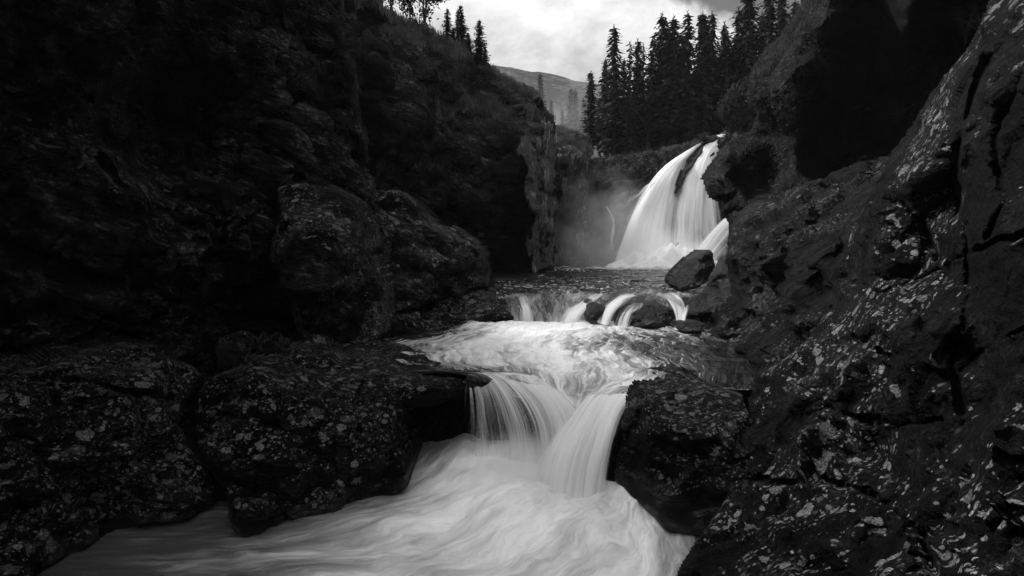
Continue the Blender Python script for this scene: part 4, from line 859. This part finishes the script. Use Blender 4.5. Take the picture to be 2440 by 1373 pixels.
# ------------------------------------------------------------------ terrain
def terrain():
    ys = np.concatenate([np.arange(-60, 60, 1.5), np.arange(60, 260, 6.0), np.arange(260, 1400, 25.0)])
    xs = np.concatenate([-np.arange(20, 700, 14.0)[::-1], np.arange(-19, 19.1, 1.0), np.arange(20, 700, 14.0)])
    X, Y = np.meshgrid(xs, ys); p = np.stack([X.ravel(), Y.ravel(), np.zeros(X.size)], 1)
    cx = np.interp(Y, [-60, 0, 12, 22, 40, 60], [-1, -1.5, 0, 2.5, 9, 9])
    wl = np.interp(Y, [-60, 0, 14, 24, 40, 46, 60], [10, 11, 14, 13, 14, 12, 12])
    wr = np.interp(Y, [-60, 0, 10, 20, 40, 46, 60], [9, 8, 8, 9, 8, 7, 7])
    dl = np.clip((cx - wl - X) / 5.0, 0, 1); dr = np.clip((X - cx - wr) / 5.0, 0, 1)
    s = np.maximum(dl, dr); s = s * s * (3 - 2 * s)
    top = np.where(X < cx, 9.0, 7.5) + 0.10 * np.clip(np.abs(X - cx) - 14, 0, 60)
    z = -6.5 + s * (top + 6.5)
    back = np.clip((Y - 50.0) / 3.0, 0, 1); back = back * back * (3 - 2 * back)
    plate = 5.6 + 0.03 * np.clip(Y - 52, 0, 100) + 0.05 * np.clip(X - 10, 0, 60)
    z = z * (1 - back) + np.maximum(z * back, plate * back)
    nz = (fbm(p * 0.12, 4, 0.5, 5)).reshape(X.shape)
    z = z + nz * (0.3 + 1.2 * s)
    # flattened valley then hills far out
    far = np.clip((Y - 160) / 500.0, 0, 1)
    z = z + far * fbm(p * 0.006, 4, 0.5, 9).reshape(X.shape) * 12
    nx, ny = len(xs), len(ys); idx = np.arange(nx * ny).reshape(ny, nx)
    fa = np.stack([idx[:-1, :-1], idx[:-1, 1:], idx[1:, 1:], idx[1:, :-1]], -1).reshape(-1, 4)
    me = np_mesh('ground', np.stack([X.ravel(), Y.ravel(), z.ravel()], 1), fa)
    return link_mesh('ground', me, M['hill'])
tag(terrain(), 'wooded ground around the gorge', 'ground', kind='structure')

def hill():
    D = 520.0
    ridge = [(-600, 60), (700, 90), (1000, 120), (1130, 150), (1180, 150), (1222, 156), (1262, 170), (1300, 172), (1345, 180), (1385, 190), (1440, 202), (1520, 226), (1600, 255), (1800, 300), (2200, 330), (3200, 300)]
    rx = np.array([(a - CX) / F * D for a, b in ridge]); rz = np.array([(HY - b) / F * D for a, b in ridge])
    xs = np.arange(-340, 430, 3.0); ts = np.linspace(0, 1.25, 90)
    X, T = np.meshgrid(xs, ts)
    H = np.interp(X, rx, rz)
    Yv = 230 + (D - 230) * T
    prof = np.where(T <= 1, 0.10 * T + 0.90 * T ** 1.35, 1 - (T - 1) * 0.8)
    Z = 8 + (H - 8) * prof
    p = np.stack([X.ravel(), Yv.ravel(), Z.ravel()], 1)
    amp = np.clip(T * (1.15 - np.clip(T, 0, 1) * 0.75), 0, 1)
    Z = Z + amp * (fbm(p * np.array([.012, .008, .01]), 5, 0.55, 15).reshape(X.shape) * 14 + fbm(p * .06, 4, 0.6, 16).reshape(X.shape) * 4)
    nx, ny = len(xs), len(ts); idx = np.arange(nx * ny).reshape(ny, nx)
    fa = np.stack([idx[:-1, :-1], idx[:-1, 1:], idx[1:, 1:], idx[1:, :-1]], -1).reshape(-1, 4)
    return link_mesh('hill', np_mesh('hill', np.stack([X.ravel(), Yv.ravel(), Z.ravel()], 1), fa), M['hill'])
tag(hill(), 'hazy bare hill beyond the gorge', 'hill', kind='structure')

# ------------------------------------------------------------------ vegetation
def spruce_meshes(seed, h=10.0, rad=1.15, bare=0.10, dens=1.0, gap=0.0, level=0.17):
    g = np.random.default_rng(seed)
    V, Q = [], []
    def quad(a, b, c, d):
        k = len(V); V.extend((a, b, c, d)); Q.append((k, k + 1, k + 2, k + 3))
    z = h * bare
    lean = g.normal(0, 0.012, 2)
    while z < h * 0.985:
        t = (z - h * bare) / (h * (1 - bare))
        prof = min(1.0, 0.55 + 2.2 * t) * (1 - t) ** 0.72
        L0 = rad * prof * (0.82 + 0.3 * math.sin(z * 2.1 + seed) * 0.5) + 0.06
        nb = max(3, int(round((5 + 3 * (1 - t)) * dens)))
        a0 = g.uniform(0, 6.28)
        for b in range(nb):
            if g.random() < gap: continue
            a = a0 + b * 6.283 / nb + g.normal(0, 0.25)
            L = L0 * g.uniform(0.35, 1.35)
            dx, dy = math.cos(a), math.sin(a)
            droop = g.uniform(0.25, 0.55) * (1 - 0.75 * t)
            ns = max(2, int(L / 0.11))
            sx, sy = -dy, dx
            for s in range(ns):
                f = (s + g.random()) / ns
                r = L * f
                zz = z - droop * L * (f - 0.55 * f * f * f) * 1.1
                cx_, cy_ = lean[0] * z + dx * r, lean[1] * z + dy * r
                wv = g.uniform(0.14, 0.30) * (1.15 - 0.5 * f) * (0.75 + 0.45 * (1 - t))
                lv = g.uniform(0.16, 0.36)
                ang = g.normal(0, 0.6)
                ca, sa = math.cos(ang), math.sin(ang)
                ux, uy = sx * ca + dx * sa, sy * ca + dy * sa
                hang = g.uniform(0.3, 1.0)
                ex, ey, ez = dx * lv * (1 - hang * .6), dy * lv * (1 - hang * .6), -lv * hang * 0.8
                quad((cx_ - ux * wv * .5, cy_ - uy * wv * .5, zz), (cx_ + ux * wv * .5, cy_ + uy * wv * .5, zz + g.normal(0, .02)),
                     (cx_ + ux * wv * .35 + ex, cy_ + uy * wv * .35 + ey, zz + ez), (cx_ - ux * wv * .2 + ex * 1.2, cy_ - uy * wv * .2 + ey * 1.2, zz + ez * 1.15))
        z += level * g.uniform(0.7, 1.3) * (1.0 - 0.35 * t)
    for k in range(10):
        zz = h * (0.97 + 0.03 * k / 9); a = g.uniform(0, 6.28)
        quad((lean[0] * h - .02, lean[1] * h, zz), (lean[0] * h + .02, lean[1] * h, zz), (lean[0] * h + .09 * math.cos(a), lean[1] * h + .09 * math.sin(a), zz + .12), (lean[0] * h + .06 * math.cos(a), lean[1] * h + .06 * math.sin(a), zz + .14))
    crown = np_mesh('crown', V, Q)
    # trunk
    n = 8; zs = np.linspace(0, h * 0.99, 14); tv = []
    for zz in zs:
        r = 0.13 * (1 - zz / h) ** 0.8 + 0.012 + (0.06 * math.exp(-zz / 0.25))
        for k in range(n):
            a = k * 6.283 / n; tv.append((lean[0] * zz + r * math.cos(a), lean[1] * zz + r * math.sin(a), zz))
    tq = [(i * n + k, i * n + (k + 1) % n, (i + 1) * n + (k + 1) % n, (i + 1) * n + k) for i in range(13) for k in range(n)]
    # dead lower twigs belong to the trunk mesh
    for k in range(26):
        zz = g.uniform(0.04, bare + 0.12) * h; a = g.uniform(0, 6.28); L = g.uniform(0.25, 0.7)
        b = len(tv); d = np.array([math.cos(a), math.sin(a), -0.25]); o = np.array([lean[0] * zz, lean[1] * zz, zz]); s = np.array([-math.sin(a), math.cos(a), 0]) * .012
        tv.extend([tuple(o - s), tuple(o + s), tuple(o + d * L + s * .3), tuple(o + d * L - s * .3)]); tq.append((b, b + 1, b + 2, b + 3))
    trunk = np_mesh('trunk', tv, tq)
    return crown, trunk

KINDS = [spruce_meshes(1, rad=1.05, bare=.09, gap=.12), spruce_meshes(2, rad=1.25, bare=.12, gap=.1), spruce_meshes(3, rad=0.85, bare=.14, gap=.15), spruce_meshes(4, rad=1.1, bare=.05, dens=1.2),
         spruce_meshes(5, rad=0.75, bare=.2, gap=.35, dens=.8), spruce_meshes(6, rad=1.35, bare=.04, dens=1.2)]
for c, t in KINDS: c.materials.append(M['needles']); t.materials.append(M['bark'])
def put_tree(kind, loc, h, rz, label, group, wide=1.0, name='spruce_tree'):
    r = empty(name, loc); r.rotation_euler = (0, 0, rz); s = h / 10.0; r.scale = (s * wide, s * wide, s)
    for nm, me in zip(('crown', 'trunk'), KINDS[kind]):
        o = bpy.data.objects.new(nm, me); COL.objects.link(o); o.parent = r
    tag(r, label, 'tree', group); return r

rg = random.Random(7)
# px of the stem, py of the tip, py of the foot, distance, kind, width, label
RIGHT = [
    (1411, 170, 352, 58, 0, 1.0, 'solitary spruce left of the right-hand group, standing hazy before the hill'),
    (1443, 140, 366, 57, 3, .9, 'short spruce tucked against the left side of the first tall pointed spruce'),
    (1461, 62, 376, 54, 0, 1.05, 'first tall pointed spruce from the left, pale bare stem foot on the shelf edge'),
    (1486, 140, 370, 56, 1, .9, 'stocky spruce between the first tall pointed spruce and the thin bare-topped one'),
    (1500, 98, 376, 54, 4, 1.0, 'thin bare-topped spruce with see-through branches'),
    (1493, 235, 378, 53, 1, 1.0, 'low full spruce with pale trunk foot below the thin bare-topped one'),
    (1520, 93, 372, 56, 0, 1.0, 'bushy pointed spruce just right of the thin bare-topped one'),
    (1531, 104, 370, 57, 4, .9, 'slim spruce close behind the bushy pointed one right of the bare-topped tree'),
    (1543, 92, 370, 55, 2, 1.05, 'slender gappy spruce at the left edge of the bright gap in the row'),
    (1578, 32, 366, 55, 1, 1.05, 'tall spruce at the right edge of the bright gap, starting the dense block'),
    (1592, 62, 362, 57, 3, 1.0, 'half-hidden spruce between the two tall tips that start the dense block'),
    (1608, 40, 366, 54, 3, 1.2, 'broad spruce, second tall tip of the dense block'),
    (1625, 78, 360, 58, 1, .95, 'lower spruce filling the dip after the second tall tip of the dense block'),
    (1642, 34, 352, 56, 2, 1.05, 'narrow spruce with a gappy spire, third tall tip of the dense block'),
    (1661, 42, 350, 57, 2, 1.1, 'narrow spruce just right of the gappy spire, fourth tall tip of the dense block'),
    (1684, 27, 348, 53, 5, 1.0, 'thick dark spruce whose tip is doubled by a second one beside it'),
    (1695, 29, 346, 55, 0, .9, 'second of the paired tips in the middle of the dense block'),
    (1716, 59, 344, 55, 2, 1.0, 'thin spruce just right of the paired tips'),
    (1733, 70, 344, 53, 1, 1.1, 'lower spruce before the small notch of sky right of the paired tips'),
    (1653, 246, 342, 51, 2, 1.1, 'small young spruce standing in front of the dense block above the waterfall'),
    (1745, 128, 340, 57, 3, 1.0, 'short spruce filling the notch of sky right of the dense block'),
    (1761, 18, 330, 53, 0, 1.05, 'tall spruce at the left of the last group before the overhanging rock'),
    (1775, 34, 330, 56, 2, 1.0, 'thin spruce between the two tallest of the last group before the overhang'),
    (1797, -30, 330, 52, 5, 1.05, 'widest and tallest spruce of the last group, its tip cut off above'),
    (1838, -34, 330, 54, 0, 1.05, 'spruce whose crown shows in a sky gap just right of the widest one'),
    (1861, -14, 330, 54, 1, 1.0, 'spruce with drooping branches over the mossy rock edge'),
    (1893, -6, 330, 56, 2, 1.0, 'last spruce on the right, only its tip above the overhanging rock'),
    (1563, 160, 366, 60, 3, .9, 'background spruce seen low inside the bright gap of the row'),
    (1470, 200, 372, 60, 5, .9, 'background spruce behind the feet of the first tall pointed spruce'),
    (1600, 150, 356, 60, 5, 1.0, 'background spruce deep behind the first tips of the dense block'),
    (1670, 120, 345, 61, 5, 1.0, 'background spruce deep behind the paired tips'),
    (1710, 150, 345, 60, 3, 1.0, 'background spruce deep behind the lower spruce by the notch'),
    (1820, 110, 335, 58, 5, 1.0, 'background spruce behind the mossy edge between the last crowns'),
    (1428, 235, 366, 60, 1, .9, 'small hazy spruce between the solitary spruce and the main row'),
    (1530, 200, 372, 58, 5, .9, 'background spruce behind the slender gappy spruce'),
    (1640, 190, 352, 58, 5, 1.0, 'background spruce filling the dark foot of the dense block'),
    (1585, 96, 362, 59, 2, 1.0, 'slim background spruce just right of the bright gap'),
    (1628, 110, 356, 60, 1, 1.0, 'background spruce between the second and third tall tips of the dense block'),
    (1672, 74, 348, 60, 4, 1.2, 'thin ragged spruce rising just left of the paired tips'),
    (1725, 104, 346, 58, 4, 1.2, 'thin ragged spruce rising beside the lower spruce by the notch'),
    (1752, 84, 340, 60, 0, 1.0, 'background spruce showing through the notch of sky'),
    (1785, 60, 335, 60, 3, 1.0, 'background spruce between the thin spruce and the widest one of the last group'),
    (1818, 30, 335, 59, 1, 1.0, 'background spruce in the sky gap right of the widest one'),
    (1876, 40, 335, 58, 3, 1.0, 'background spruce between the last two crowns over the overhang'),
    (1512, 150, 372, 60, 4, 1.3, 'ragged half-bare spruce between the thin bare-topped and the bushy pointed ones'),
    (1553, 120, 368, 59, 4, 1.2, 'ragged thin spruce standing in the bright gap of the row'),
]
for px, pt, pb, Y, k, wd, lb in RIGHT:
    p = P(px, pb + 4, Y); h = (pb + 4 - pt) / F * Y
    put_tree(k, p, h, rg.uniform(0, 6.28), lb, 'spruces above the waterfall', wd * (1.0 if h > 7 else 1.25) * 1.42)
LEFT = [
    (1066, 20, 92, 38, 1, 1.5, 'short dark spruce just right of the leafy clump on the left cliff'),
    (1092, 26, 106, 40, 2, 1.5, 'thin spruce, left one of the close pair on the left cliff'),
    (1105, 14, 112, 39, 2, 1.6, 'taller spruce, right one of the close pair on the left cliff'),
    (1118, 78, 122, 38, 5, 1.9, 'stubby spruce at the foot of the close pair on the left cliff'),
    (1142, 48, 156, 39, 1, 1.55, 'spruce standing alone at the right end of the left cliff trees, widening to a skirt'),
    (1080, 66, 104, 39, 3, 2.0, 'low spruce bush between the leafy clump and the close pair'),
    (1155, 110, 160, 41, 3, 1.6, 'half-height spruce hugging the lone one at the cliff end'),
]
for px, pt, pb, Y, k, wd, lb in LEFT:
    p = P(px, pb + 8, Y); h = (pb + 8 - pt) / F * Y
    put_tree(k, p, h, rg.uniform(0, 6.28), lb, 'spruces on the left cliff', wd * 1.35)
FAR = [(1293, 176, 262, 120, 2, 'faint grey spruce alone on the misty hillside'), (1352, 210, 310, 130, 2, 'faint spruce low on the misty slope left of the solitary spruce'),
       (1372, 214, 318, 118, 0, 'faint spruce in the mist just above the rock mound'), (1390, 236, 330, 105, 1, 'faint spruce in the mist beside the solitary spruce'), (1312, 238, 300, 125, 0, 'short faint spruce at the left edge of the misty slope')]
for px, pt, pb, Y, k, lb in FAR:
    p = P(px, pb + 60, Y); h = (pb + 60 - pt) / F * Y
    put_tree(k, p, h, rg.uniform(0, 6.28), lb, 'spruces in the mist', 1.5)
for i in range(14):
    px, pb = rg.uniform(1325, 1440), rg.uniform(285, 335); Y = rg.uniform(200, 270); h = rg.uniform(4, 9)
    put_tree(rg.randrange(6), P(px, pb, Y), h, rg.uniform(0, 6.28), 'small dim spruce among others on the misty lower slope behind the mound', 'small spruces on the misty slope', 1.4)

def leafy(seed, h, rad, n, leaf, trunk_r=0.07, zmin=0.2, mat='dark_leaves', spread=1.0):
    """broad-leaved bush or tree: forked limbs with leaf faces clustered round their ends"""
    g = np.random.default_rng(seed); tv, tq, V, Q, ends = [], [], [], [], []
    def limb(a, b, r0, r1):
        a, b = np.array(a), np.array(b); d = b - a; d /= np.linalg.norm(d) + 1e-9
        s = np.cross(d, [0.3, 0.9, 0.2]); s /= np.linalg.norm(s) + 1e-9; t = np.cross(d, s); k = len(tv)
        for c, r in ((a, r0), (b, r1)):
            for i in range(5): tv.append(tuple(c + (s * math.cos(i * 1.2566) + t * math.sin(i * 1.2566)) * r))
        for i in range(5): tq.append((k + i, k + (i + 1) % 5, k + 5 + (i + 1) % 5, k + 5 + i))
    def grow(a, d, L, r, lev):
        b = a + d * L; limb(a, b, r, r * .65)
        if lev == 0: ends.append(b); return
        for _ in range(3):
            e = d + g.normal(0, .55, 3); e[2] = abs(e[2]) * .8 + .15; e /= np.linalg.norm(e)
            grow(b, e, L * g.uniform(.55, .8), r * .6, lev - 1)
            ends.append(a + d * L * g.uniform(.5, 1))
    for s in range(3):
        d = np.array([g.normal(0, .35 * spread), g.normal(0, .35 * spread), 1.0]); d /= np.linalg.norm(d)
        grow(np.array([g.normal(0, .05), g.normal(0, .05), 0.0]), d, h * .36, trunk_r, 3)
    E = np.array(ends); sc = np.array([rad / max(1e-6, np.abs(E[:, :2]).max()), rad / max(1e-6, np.abs(E[:, :2]).max()), h / E[:, 2].max()])
    tv = [tuple(np.array(v) * sc) for v in tv]; E = E * sc
    for i in range(n):
        c = E[g.integers(len(E))] + g.normal(0, rad * .13, 3)
        a = g.normal(0, 1, 3); a /= np.linalg.norm(a); b = np.cross(a, g.normal(0, 1, 3)); b /= np.linalg.norm(b) + 1e-9
        l = leaf * g.uniform(.6, 1.3); k = len(V)
        V.extend([tuple(c - a * l), tuple(c + b * l * .5), tuple(c + a * l), tuple(c - b * l * .5)]); Q.append((k, k + 1, k + 2, k + 3))
    cr = np_mesh('foliage', V, Q); st = np_mesh('stem', tv, tq); cr.materials.append(M[mat]); st.materials.append(M['stem'])
    return cr, st
def put_leafy(name, meshes, loc, label, group=None, rz=0.0, sc=1.0, cat='bush'):
    r = empty(name, loc); r.rotation_euler = (0, 0, rz); r.scale = (sc, sc, sc)
    for me in meshes:
        o = bpy.data.objects.new('foliage' if me.name.startswith('foliage') else 'stem', me); COL.objects.link(o); o.parent = r
    return tag(r, label, cat, group)
big = leafy(11, 4.6, 1.5, 5200, .10); big2 = leafy(12, 4.2, 1.25, 5200, .10)
put_leafy('birch_tree', big, P(1012, 84, 37), 'rightmost leafy tree above the left cliff, sky glinting through its leaves', 'leafy trees on the left cliff', 0.4, 1.0, 'tree')
put_leafy('birch_tree', big2, P(975, 72, 39), 'dense dark leafy tree left of the one the sky glints through', 'leafy trees on the left cliff', 2.0, 1.0, 'tree')
put_leafy('birch_tree', big, P(935, 50, 42), 'dark leafy tree at the left end of the cliff-top clump', 'leafy trees on the left cliff', 3.1, 1.1, 'tree')
b1 = leafy(21, 2.3, 1.0, 2600, .085, .04, mat='leaves'); b2 = leafy(22, 1.5, 0.9, 2000, .075, .03, mat='leaves')
put_leafy('birch_bush', b1, P(1768, 318, 33), 'pale leafy bush beside the mossy rock edge above the waterfall', 'bushes by the waterfall lip')
put_leafy('birch_bush', b2, P(1740, 330, 34), 'lower pale bush at the very lip of the waterfall', 'bushes by the waterfall lip', 1.0)
put_leafy('birch_bush', b2, P(1792, 255, 31), 'small pale bush higher up against the mossy rock edge', 'bushes by the waterfall lip', 2.2, .8)

# grass: blades grown on the masses' own surface points, standing up from the surface
def grass(name, spots, mat, label, seed=1):
    g = np.random.default_rng(seed); V, Q = [], []
    for key, poly, n, hh in spots:
        m = MASS[key]; ins, _ = inside_dist(poly, m['px']); ids = np.nonzero(ins)[0]
        if len(ids) == 0: continue
        for i in g.choice(ids, n):
            p = m['pos'][i] + np.array([g.normal(0, .05), g.normal(0, .05), -.03]); h = hh * g.uniform(.4, 1.2)
            a = g.uniform(0, 6.28); d = np.array([math.cos(a), math.sin(a), 0]); s = np.array([-d[1], d[0], 0]) * (0.012 + .012 * g.random()) * max(1, hh / .35)
            up = np.array([0, 0, 1.0]); l = g.uniform(.2, .8)
            q1 = p + up * h * .6 + d * h * .18 * l; q2 = p + up * h * (1 - .3 * l) + d * h * .7 * l
            k = len(V); V.extend([p - s, p + s, q1 + s * .7, q1 - s * .7, q2]); Q.append((k, k + 1, k + 2, k + 3)); Q.append((k + 3, k + 2, k + 4, k + 4))
    me = bpy.data.meshes.new(name)
    me.from_pydata([tuple(v) for v in V], [], [q if q[2] != q[3] else q[:3] for q in Q]); me.update()
    o = link_mesh(name, me, mat, smooth=False); return tag(o, label, 'grass', kind='stuff')
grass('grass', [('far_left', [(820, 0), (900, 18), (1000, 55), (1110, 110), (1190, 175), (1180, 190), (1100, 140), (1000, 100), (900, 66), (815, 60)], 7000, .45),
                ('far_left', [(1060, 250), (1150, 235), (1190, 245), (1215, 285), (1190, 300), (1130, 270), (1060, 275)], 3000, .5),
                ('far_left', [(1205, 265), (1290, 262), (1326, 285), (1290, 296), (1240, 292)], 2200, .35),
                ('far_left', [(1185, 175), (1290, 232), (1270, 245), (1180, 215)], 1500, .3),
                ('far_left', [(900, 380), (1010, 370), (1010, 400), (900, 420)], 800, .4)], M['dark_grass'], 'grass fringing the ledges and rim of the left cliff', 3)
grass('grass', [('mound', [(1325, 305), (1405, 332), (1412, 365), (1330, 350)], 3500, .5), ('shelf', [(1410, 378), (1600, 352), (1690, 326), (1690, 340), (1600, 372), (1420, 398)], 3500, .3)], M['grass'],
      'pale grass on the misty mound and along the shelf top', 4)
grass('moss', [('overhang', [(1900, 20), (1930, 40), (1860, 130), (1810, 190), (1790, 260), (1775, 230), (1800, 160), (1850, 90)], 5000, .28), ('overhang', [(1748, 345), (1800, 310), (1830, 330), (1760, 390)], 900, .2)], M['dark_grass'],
      'moss and grass hanging on the edge of the overhanging rock', 5)

def ground_leaves(name, spots, mat, label, seed):
    g = np.random.default_rng(seed); V, Q = [], []
    for key, poly, cnt, size in spots:
        m = MASS[key]; ins, _ = inside_dist(poly, m['px']); ids = np.nonzero(ins)[0]
        cl = g.choice(ids, max(8, cnt // 14))
        for i in g.choice(cl, cnt):
            c = m['pos'][i] + m['nrm'][i] * g.uniform(.0, .22) + g.normal(0, .16, 3)
            a = g.normal(0, 1, 3); a /= np.linalg.norm(a); b = np.cross(a, g.normal(0, 1, 3)); b /= np.linalg.norm(b) + 1e-9
            l = size * g.uniform(.5, 1.4); k = len(V)
            V.extend([tuple(c - a * l), tuple(c + b * l * .5), tuple(c + a * l), tuple(c - b * l * .5)]); Q.append((k, k + 1, k + 2, k + 3))
    return tag(link_mesh(name, np_mesh(name, V, Q), mat, smooth=False), label, 'plants', kind='stuff')
ground_leaves('undergrowth', [('overhang', [(1912, 10), (1990, 15), (1968, 120), (1930, 220), (1880, 330), (1850, 330), (1800, 275), (1790, 170), (1850, 90)], 3200, .05),
                              ('overhang', [(1745, 360), (1760, 330), (1850, 320), (1830, 360), (1770, 400)], 500, .06),
                              ('overhang', [(1830, 260), (1870, 340), (1885, 360), (1865, 480), (1850, 480), (1862, 400), (1845, 330)], 600, .055)], M['leaves'], 'small leafy growth clinging to the mossy face of the overhang', 6)
ground_leaves('undergrowth', [('shelf', [(1425, 384), (1600, 362), (1690, 332), (1690, 350), (1640, 372), (1560, 420), (1440, 430)], 4500, .08), ('far_left', [(830, 20), (1110, 120), (1180, 200), (1150, 330), (900, 300), (840, 180)], 1800, .06),
                              ('far_left', [(900, 360), (1180, 300), (1230, 340), (1180, 480), (900, 480)], 1200, .055)], M['dark_leaves'], 'low dark scrub on the rock shelf and the left cliff', 7)

# small plants on the right rocks
def herb(name, loc, n, h, leaf, label, seed, blades=False):
    g = np.random.default_rng(seed); r = empty(name, loc); tv, tq, V, Q = [], [], [], []
    for s in range(n):
        a = g.uniform(0, 6.28); lean = g.uniform(.15, .7); pts = []
        for k in range(7):
            t = k / 6; pts.append(np.array([math.cos(a) * lean * t * t * h, math.sin(a) * lean * t * t * h * .6, t * h * (1 - .25 * lean * t)]))
        L = h * .006 + .002
        for k in range(6):
            b = len(tv); s_ = np.array([L, 0, 0]) * (1 - k / 8); s2 = np.array([0, L, 0]) * (1 - k / 8)
            for c in (pts[k], pts[k + 1]): tv.extend([tuple(c - s_), tuple(c + s2), tuple(c + s_)])
            for e in range(3): tq.append((b + e, b + (e + 1) % 3, b + 3 + (e + 1) % 3, b + 3 + e))
            if not blades and k >= 1:
                for side in (-1, 1):
                    aa = a + side * g.uniform(.8, 1.8); d = np.array([math.cos(aa), math.sin(aa), g.uniform(-.3, .4)]); d /= np.linalg.norm(d)
                    sd = np.cross(d, [0, 0, 1.0]); sd /= np.linalg.norm(sd) + 1e-9; l = leaf * g.uniform(.7, 1.3); b2 = len(V); c = pts[k + 1]
                    V.extend([tuple(c), tuple(c + d * l * .5 + sd * l * .24), tuple(c + d * l), tuple(c + d * l * .5 - sd * l * .24)]); Q.append((b2, b2 + 1, b2 + 2, b2 + 3))
    link_mesh('stem', np_mesh('stem', tv, tq), M['stem'], r)
    if V: link_mesh('foliage', np_mesh('foliage', V, Q), M['dark_leaves'], r)
    return tag(r, label, 'plant')
herb('leafy_plant', P(2072, 440, 10.6), 5, .48, .13, 'small broad-leaved plant growing behind the ridge of the near slab', 1)
herb('leafy_plant', P(2140, 300, 10.6), 4, .4, .09, 'sparse leafy sprig in the dark hollow above the near slab', 2)
herb('leafy_plant', P(2300, 110, 9.4), 7, .5, .07, 'thin stemmed plant at the top of the near slab against the dark hollow', 3)
herb('grass_tuft', P(1990, 660, 11.3), 9, .35, .0, 'arching grass tuft at the lower end of the near slab ridge', 4, True)
herb('grass_tuft', P(2345, 120, 8.4), 12, .6, .0, 'tuft of tall thin blades at the top right of the near slab', 5, True)

# stones of the pebble heap
gp = np.random.default_rng(5)
def stone_mesh(seed):
    import bmesh
    bm = bmesh.new(); bmesh.ops.create_icosphere(bm, subdivisions=3, radius=1.0)
    co = np.array([v.co[:] for v in bm.verts]); d = 1 + .22 * fbm(co * 0.9 + seed * 7, 3, .5, seed) + 0.10 * facet(co * 1.3 + seed, seed)
    co = co * d[:, None] * np.array([1.0, .85, .7])
    for v, c in zip(bm.verts, co): v.co = c
    me = bpy.data.meshes.new('stone'); bm.to_mesh(me); bm.free(); me.materials.append(M['left_boulder'])
    me.polygons.foreach_set('use_smooth', np.ones(len(me.polygons), bool)); return me
stones = [stone_mesh(k) for k in range(4)]
heap = [(588, 838), (604, 826), (618, 834), (632, 820), (646, 806), (660, 802), (672, 812), (686, 818), (640, 838), (656, 828), (668, 836), (682, 838), (622, 848), (606, 850), (592, 856), (640, 852), (660, 850), (700, 828), (696, 842), (628, 808), (650, 818), (612, 814)]
for i, (px, py) in enumerate(heap):
    o = bpy.data.objects.new('stone', stones[i % 4]); COL.objects.link(o); o.location = P(px, py, 14.6 - (py - 800) * .008)
    s = gp.uniform(.075, .13); o.scale = (s, s, s); o.rotation_euler = tuple(gp.uniform(0, 6.28, 3))
    tag(o, 'rounded stone in the dark heap under the left wall', 'stone', 'stones of the heap under the left wall')

# ------------------------------------------------------------------ spray and haze
def volume_mat(name, dens, center, radii, noise_scale=0.5, power=1.0):
    m, n = new_mat(name)
    co = n('TexCoord').outputs['Object']
    q = n.mapping(co, tuple(1.0 / r for r in radii))
    ln = n('VectorMath', {'operation': 'LENGTH'}); n.link(q, ln.inputs[0])
    fall_ = n.remap(ln.outputs['Value'], 0.15, 1.0, 1.0, 0.0)
    nz = n.remap(n.noise(co, noise_scale, 4.0, 0.55), 0.36, 0.66, 0.05, 1.6, False)
    d = n.math('MULTIPLY', n.math('MULTIPLY', n.math('POWER', fall_, power), nz), dens)
    v = n('VolumePrincipled', Color=(.95, .95, .95, 1), Anisotropy=0.2); n.link(d, v.inputs['Density'])
    out = n('OutputMaterial'); n.link(v.outputs[0], out.inputs['Volume'])
    return m
def mist(loc, radii, dens, label, ns=0.5, power=1.0):
    import bmesh
    bm = bmesh.new(); bmesh.ops.create_icosphere(bm, subdivisions=3, radius=1.03)
    for v in bm.verts: v.co = (v.co.x * radii[0], v.co.y * radii[1], v.co.z * radii[2])
    me = bpy.data.meshes.new('mist'); bm.to_mesh(me); bm.free()
    o = link_mesh('mist', me, volume_mat('spray', dens, loc, radii, ns, power)); o.location = loc
    return tag(o, label, 'spray', kind='stuff')
mist(tuple(P(1575, 622, 39.2)), (4.6, 2.6, 2.6), 0.5, 'white spray boiling at the foot of the tall waterfall', 0.6)
mist(tuple(P(1440, 565, 41.0)), (4.4, 3.0, 4.8), 0.26, 'thin spray drifting left of the tall waterfall', 0.45)
mist((float(P(1245, 1120, 11.3)[0]), 11.1, -3.85), (1.45, 0.9, 0.7), 2.2, 'soft spray over the foot of the lower fall', 1.4)

mist(tuple(P(1345, 300, 95)), (17, 12, 9), 0.012, 'bright mist hanging low before the far hill', 0.12)

def haze():
    x0, x1, y0, y1, z0, z1 = -720, 720, -64, 1420, -9, 190
    v = [(x, y, z) for x in (x0, x1) for y in (y0, y1) for z in (z0, z1)]
    f = [(0, 1, 3, 2), (4, 6, 7, 5), (0, 4, 5, 1), (2, 3, 7, 6), (0, 2, 6, 4), (1, 5, 7, 3)]
    m, n = new_mat('haze_air'); vp = n('VolumePrincipled', Color=(.95, .95, .95, 1), Density=0.0002, Anisotropy=0.3)
    out = n('OutputMaterial'); n.link(vp.outputs[0], out.inputs['Volume'])
    return tag(link_mesh('haze', np_mesh('haze', v, f), m, smooth=False), 'pale air thickening towards the far hill', 'haze', kind='stuff')
haze()
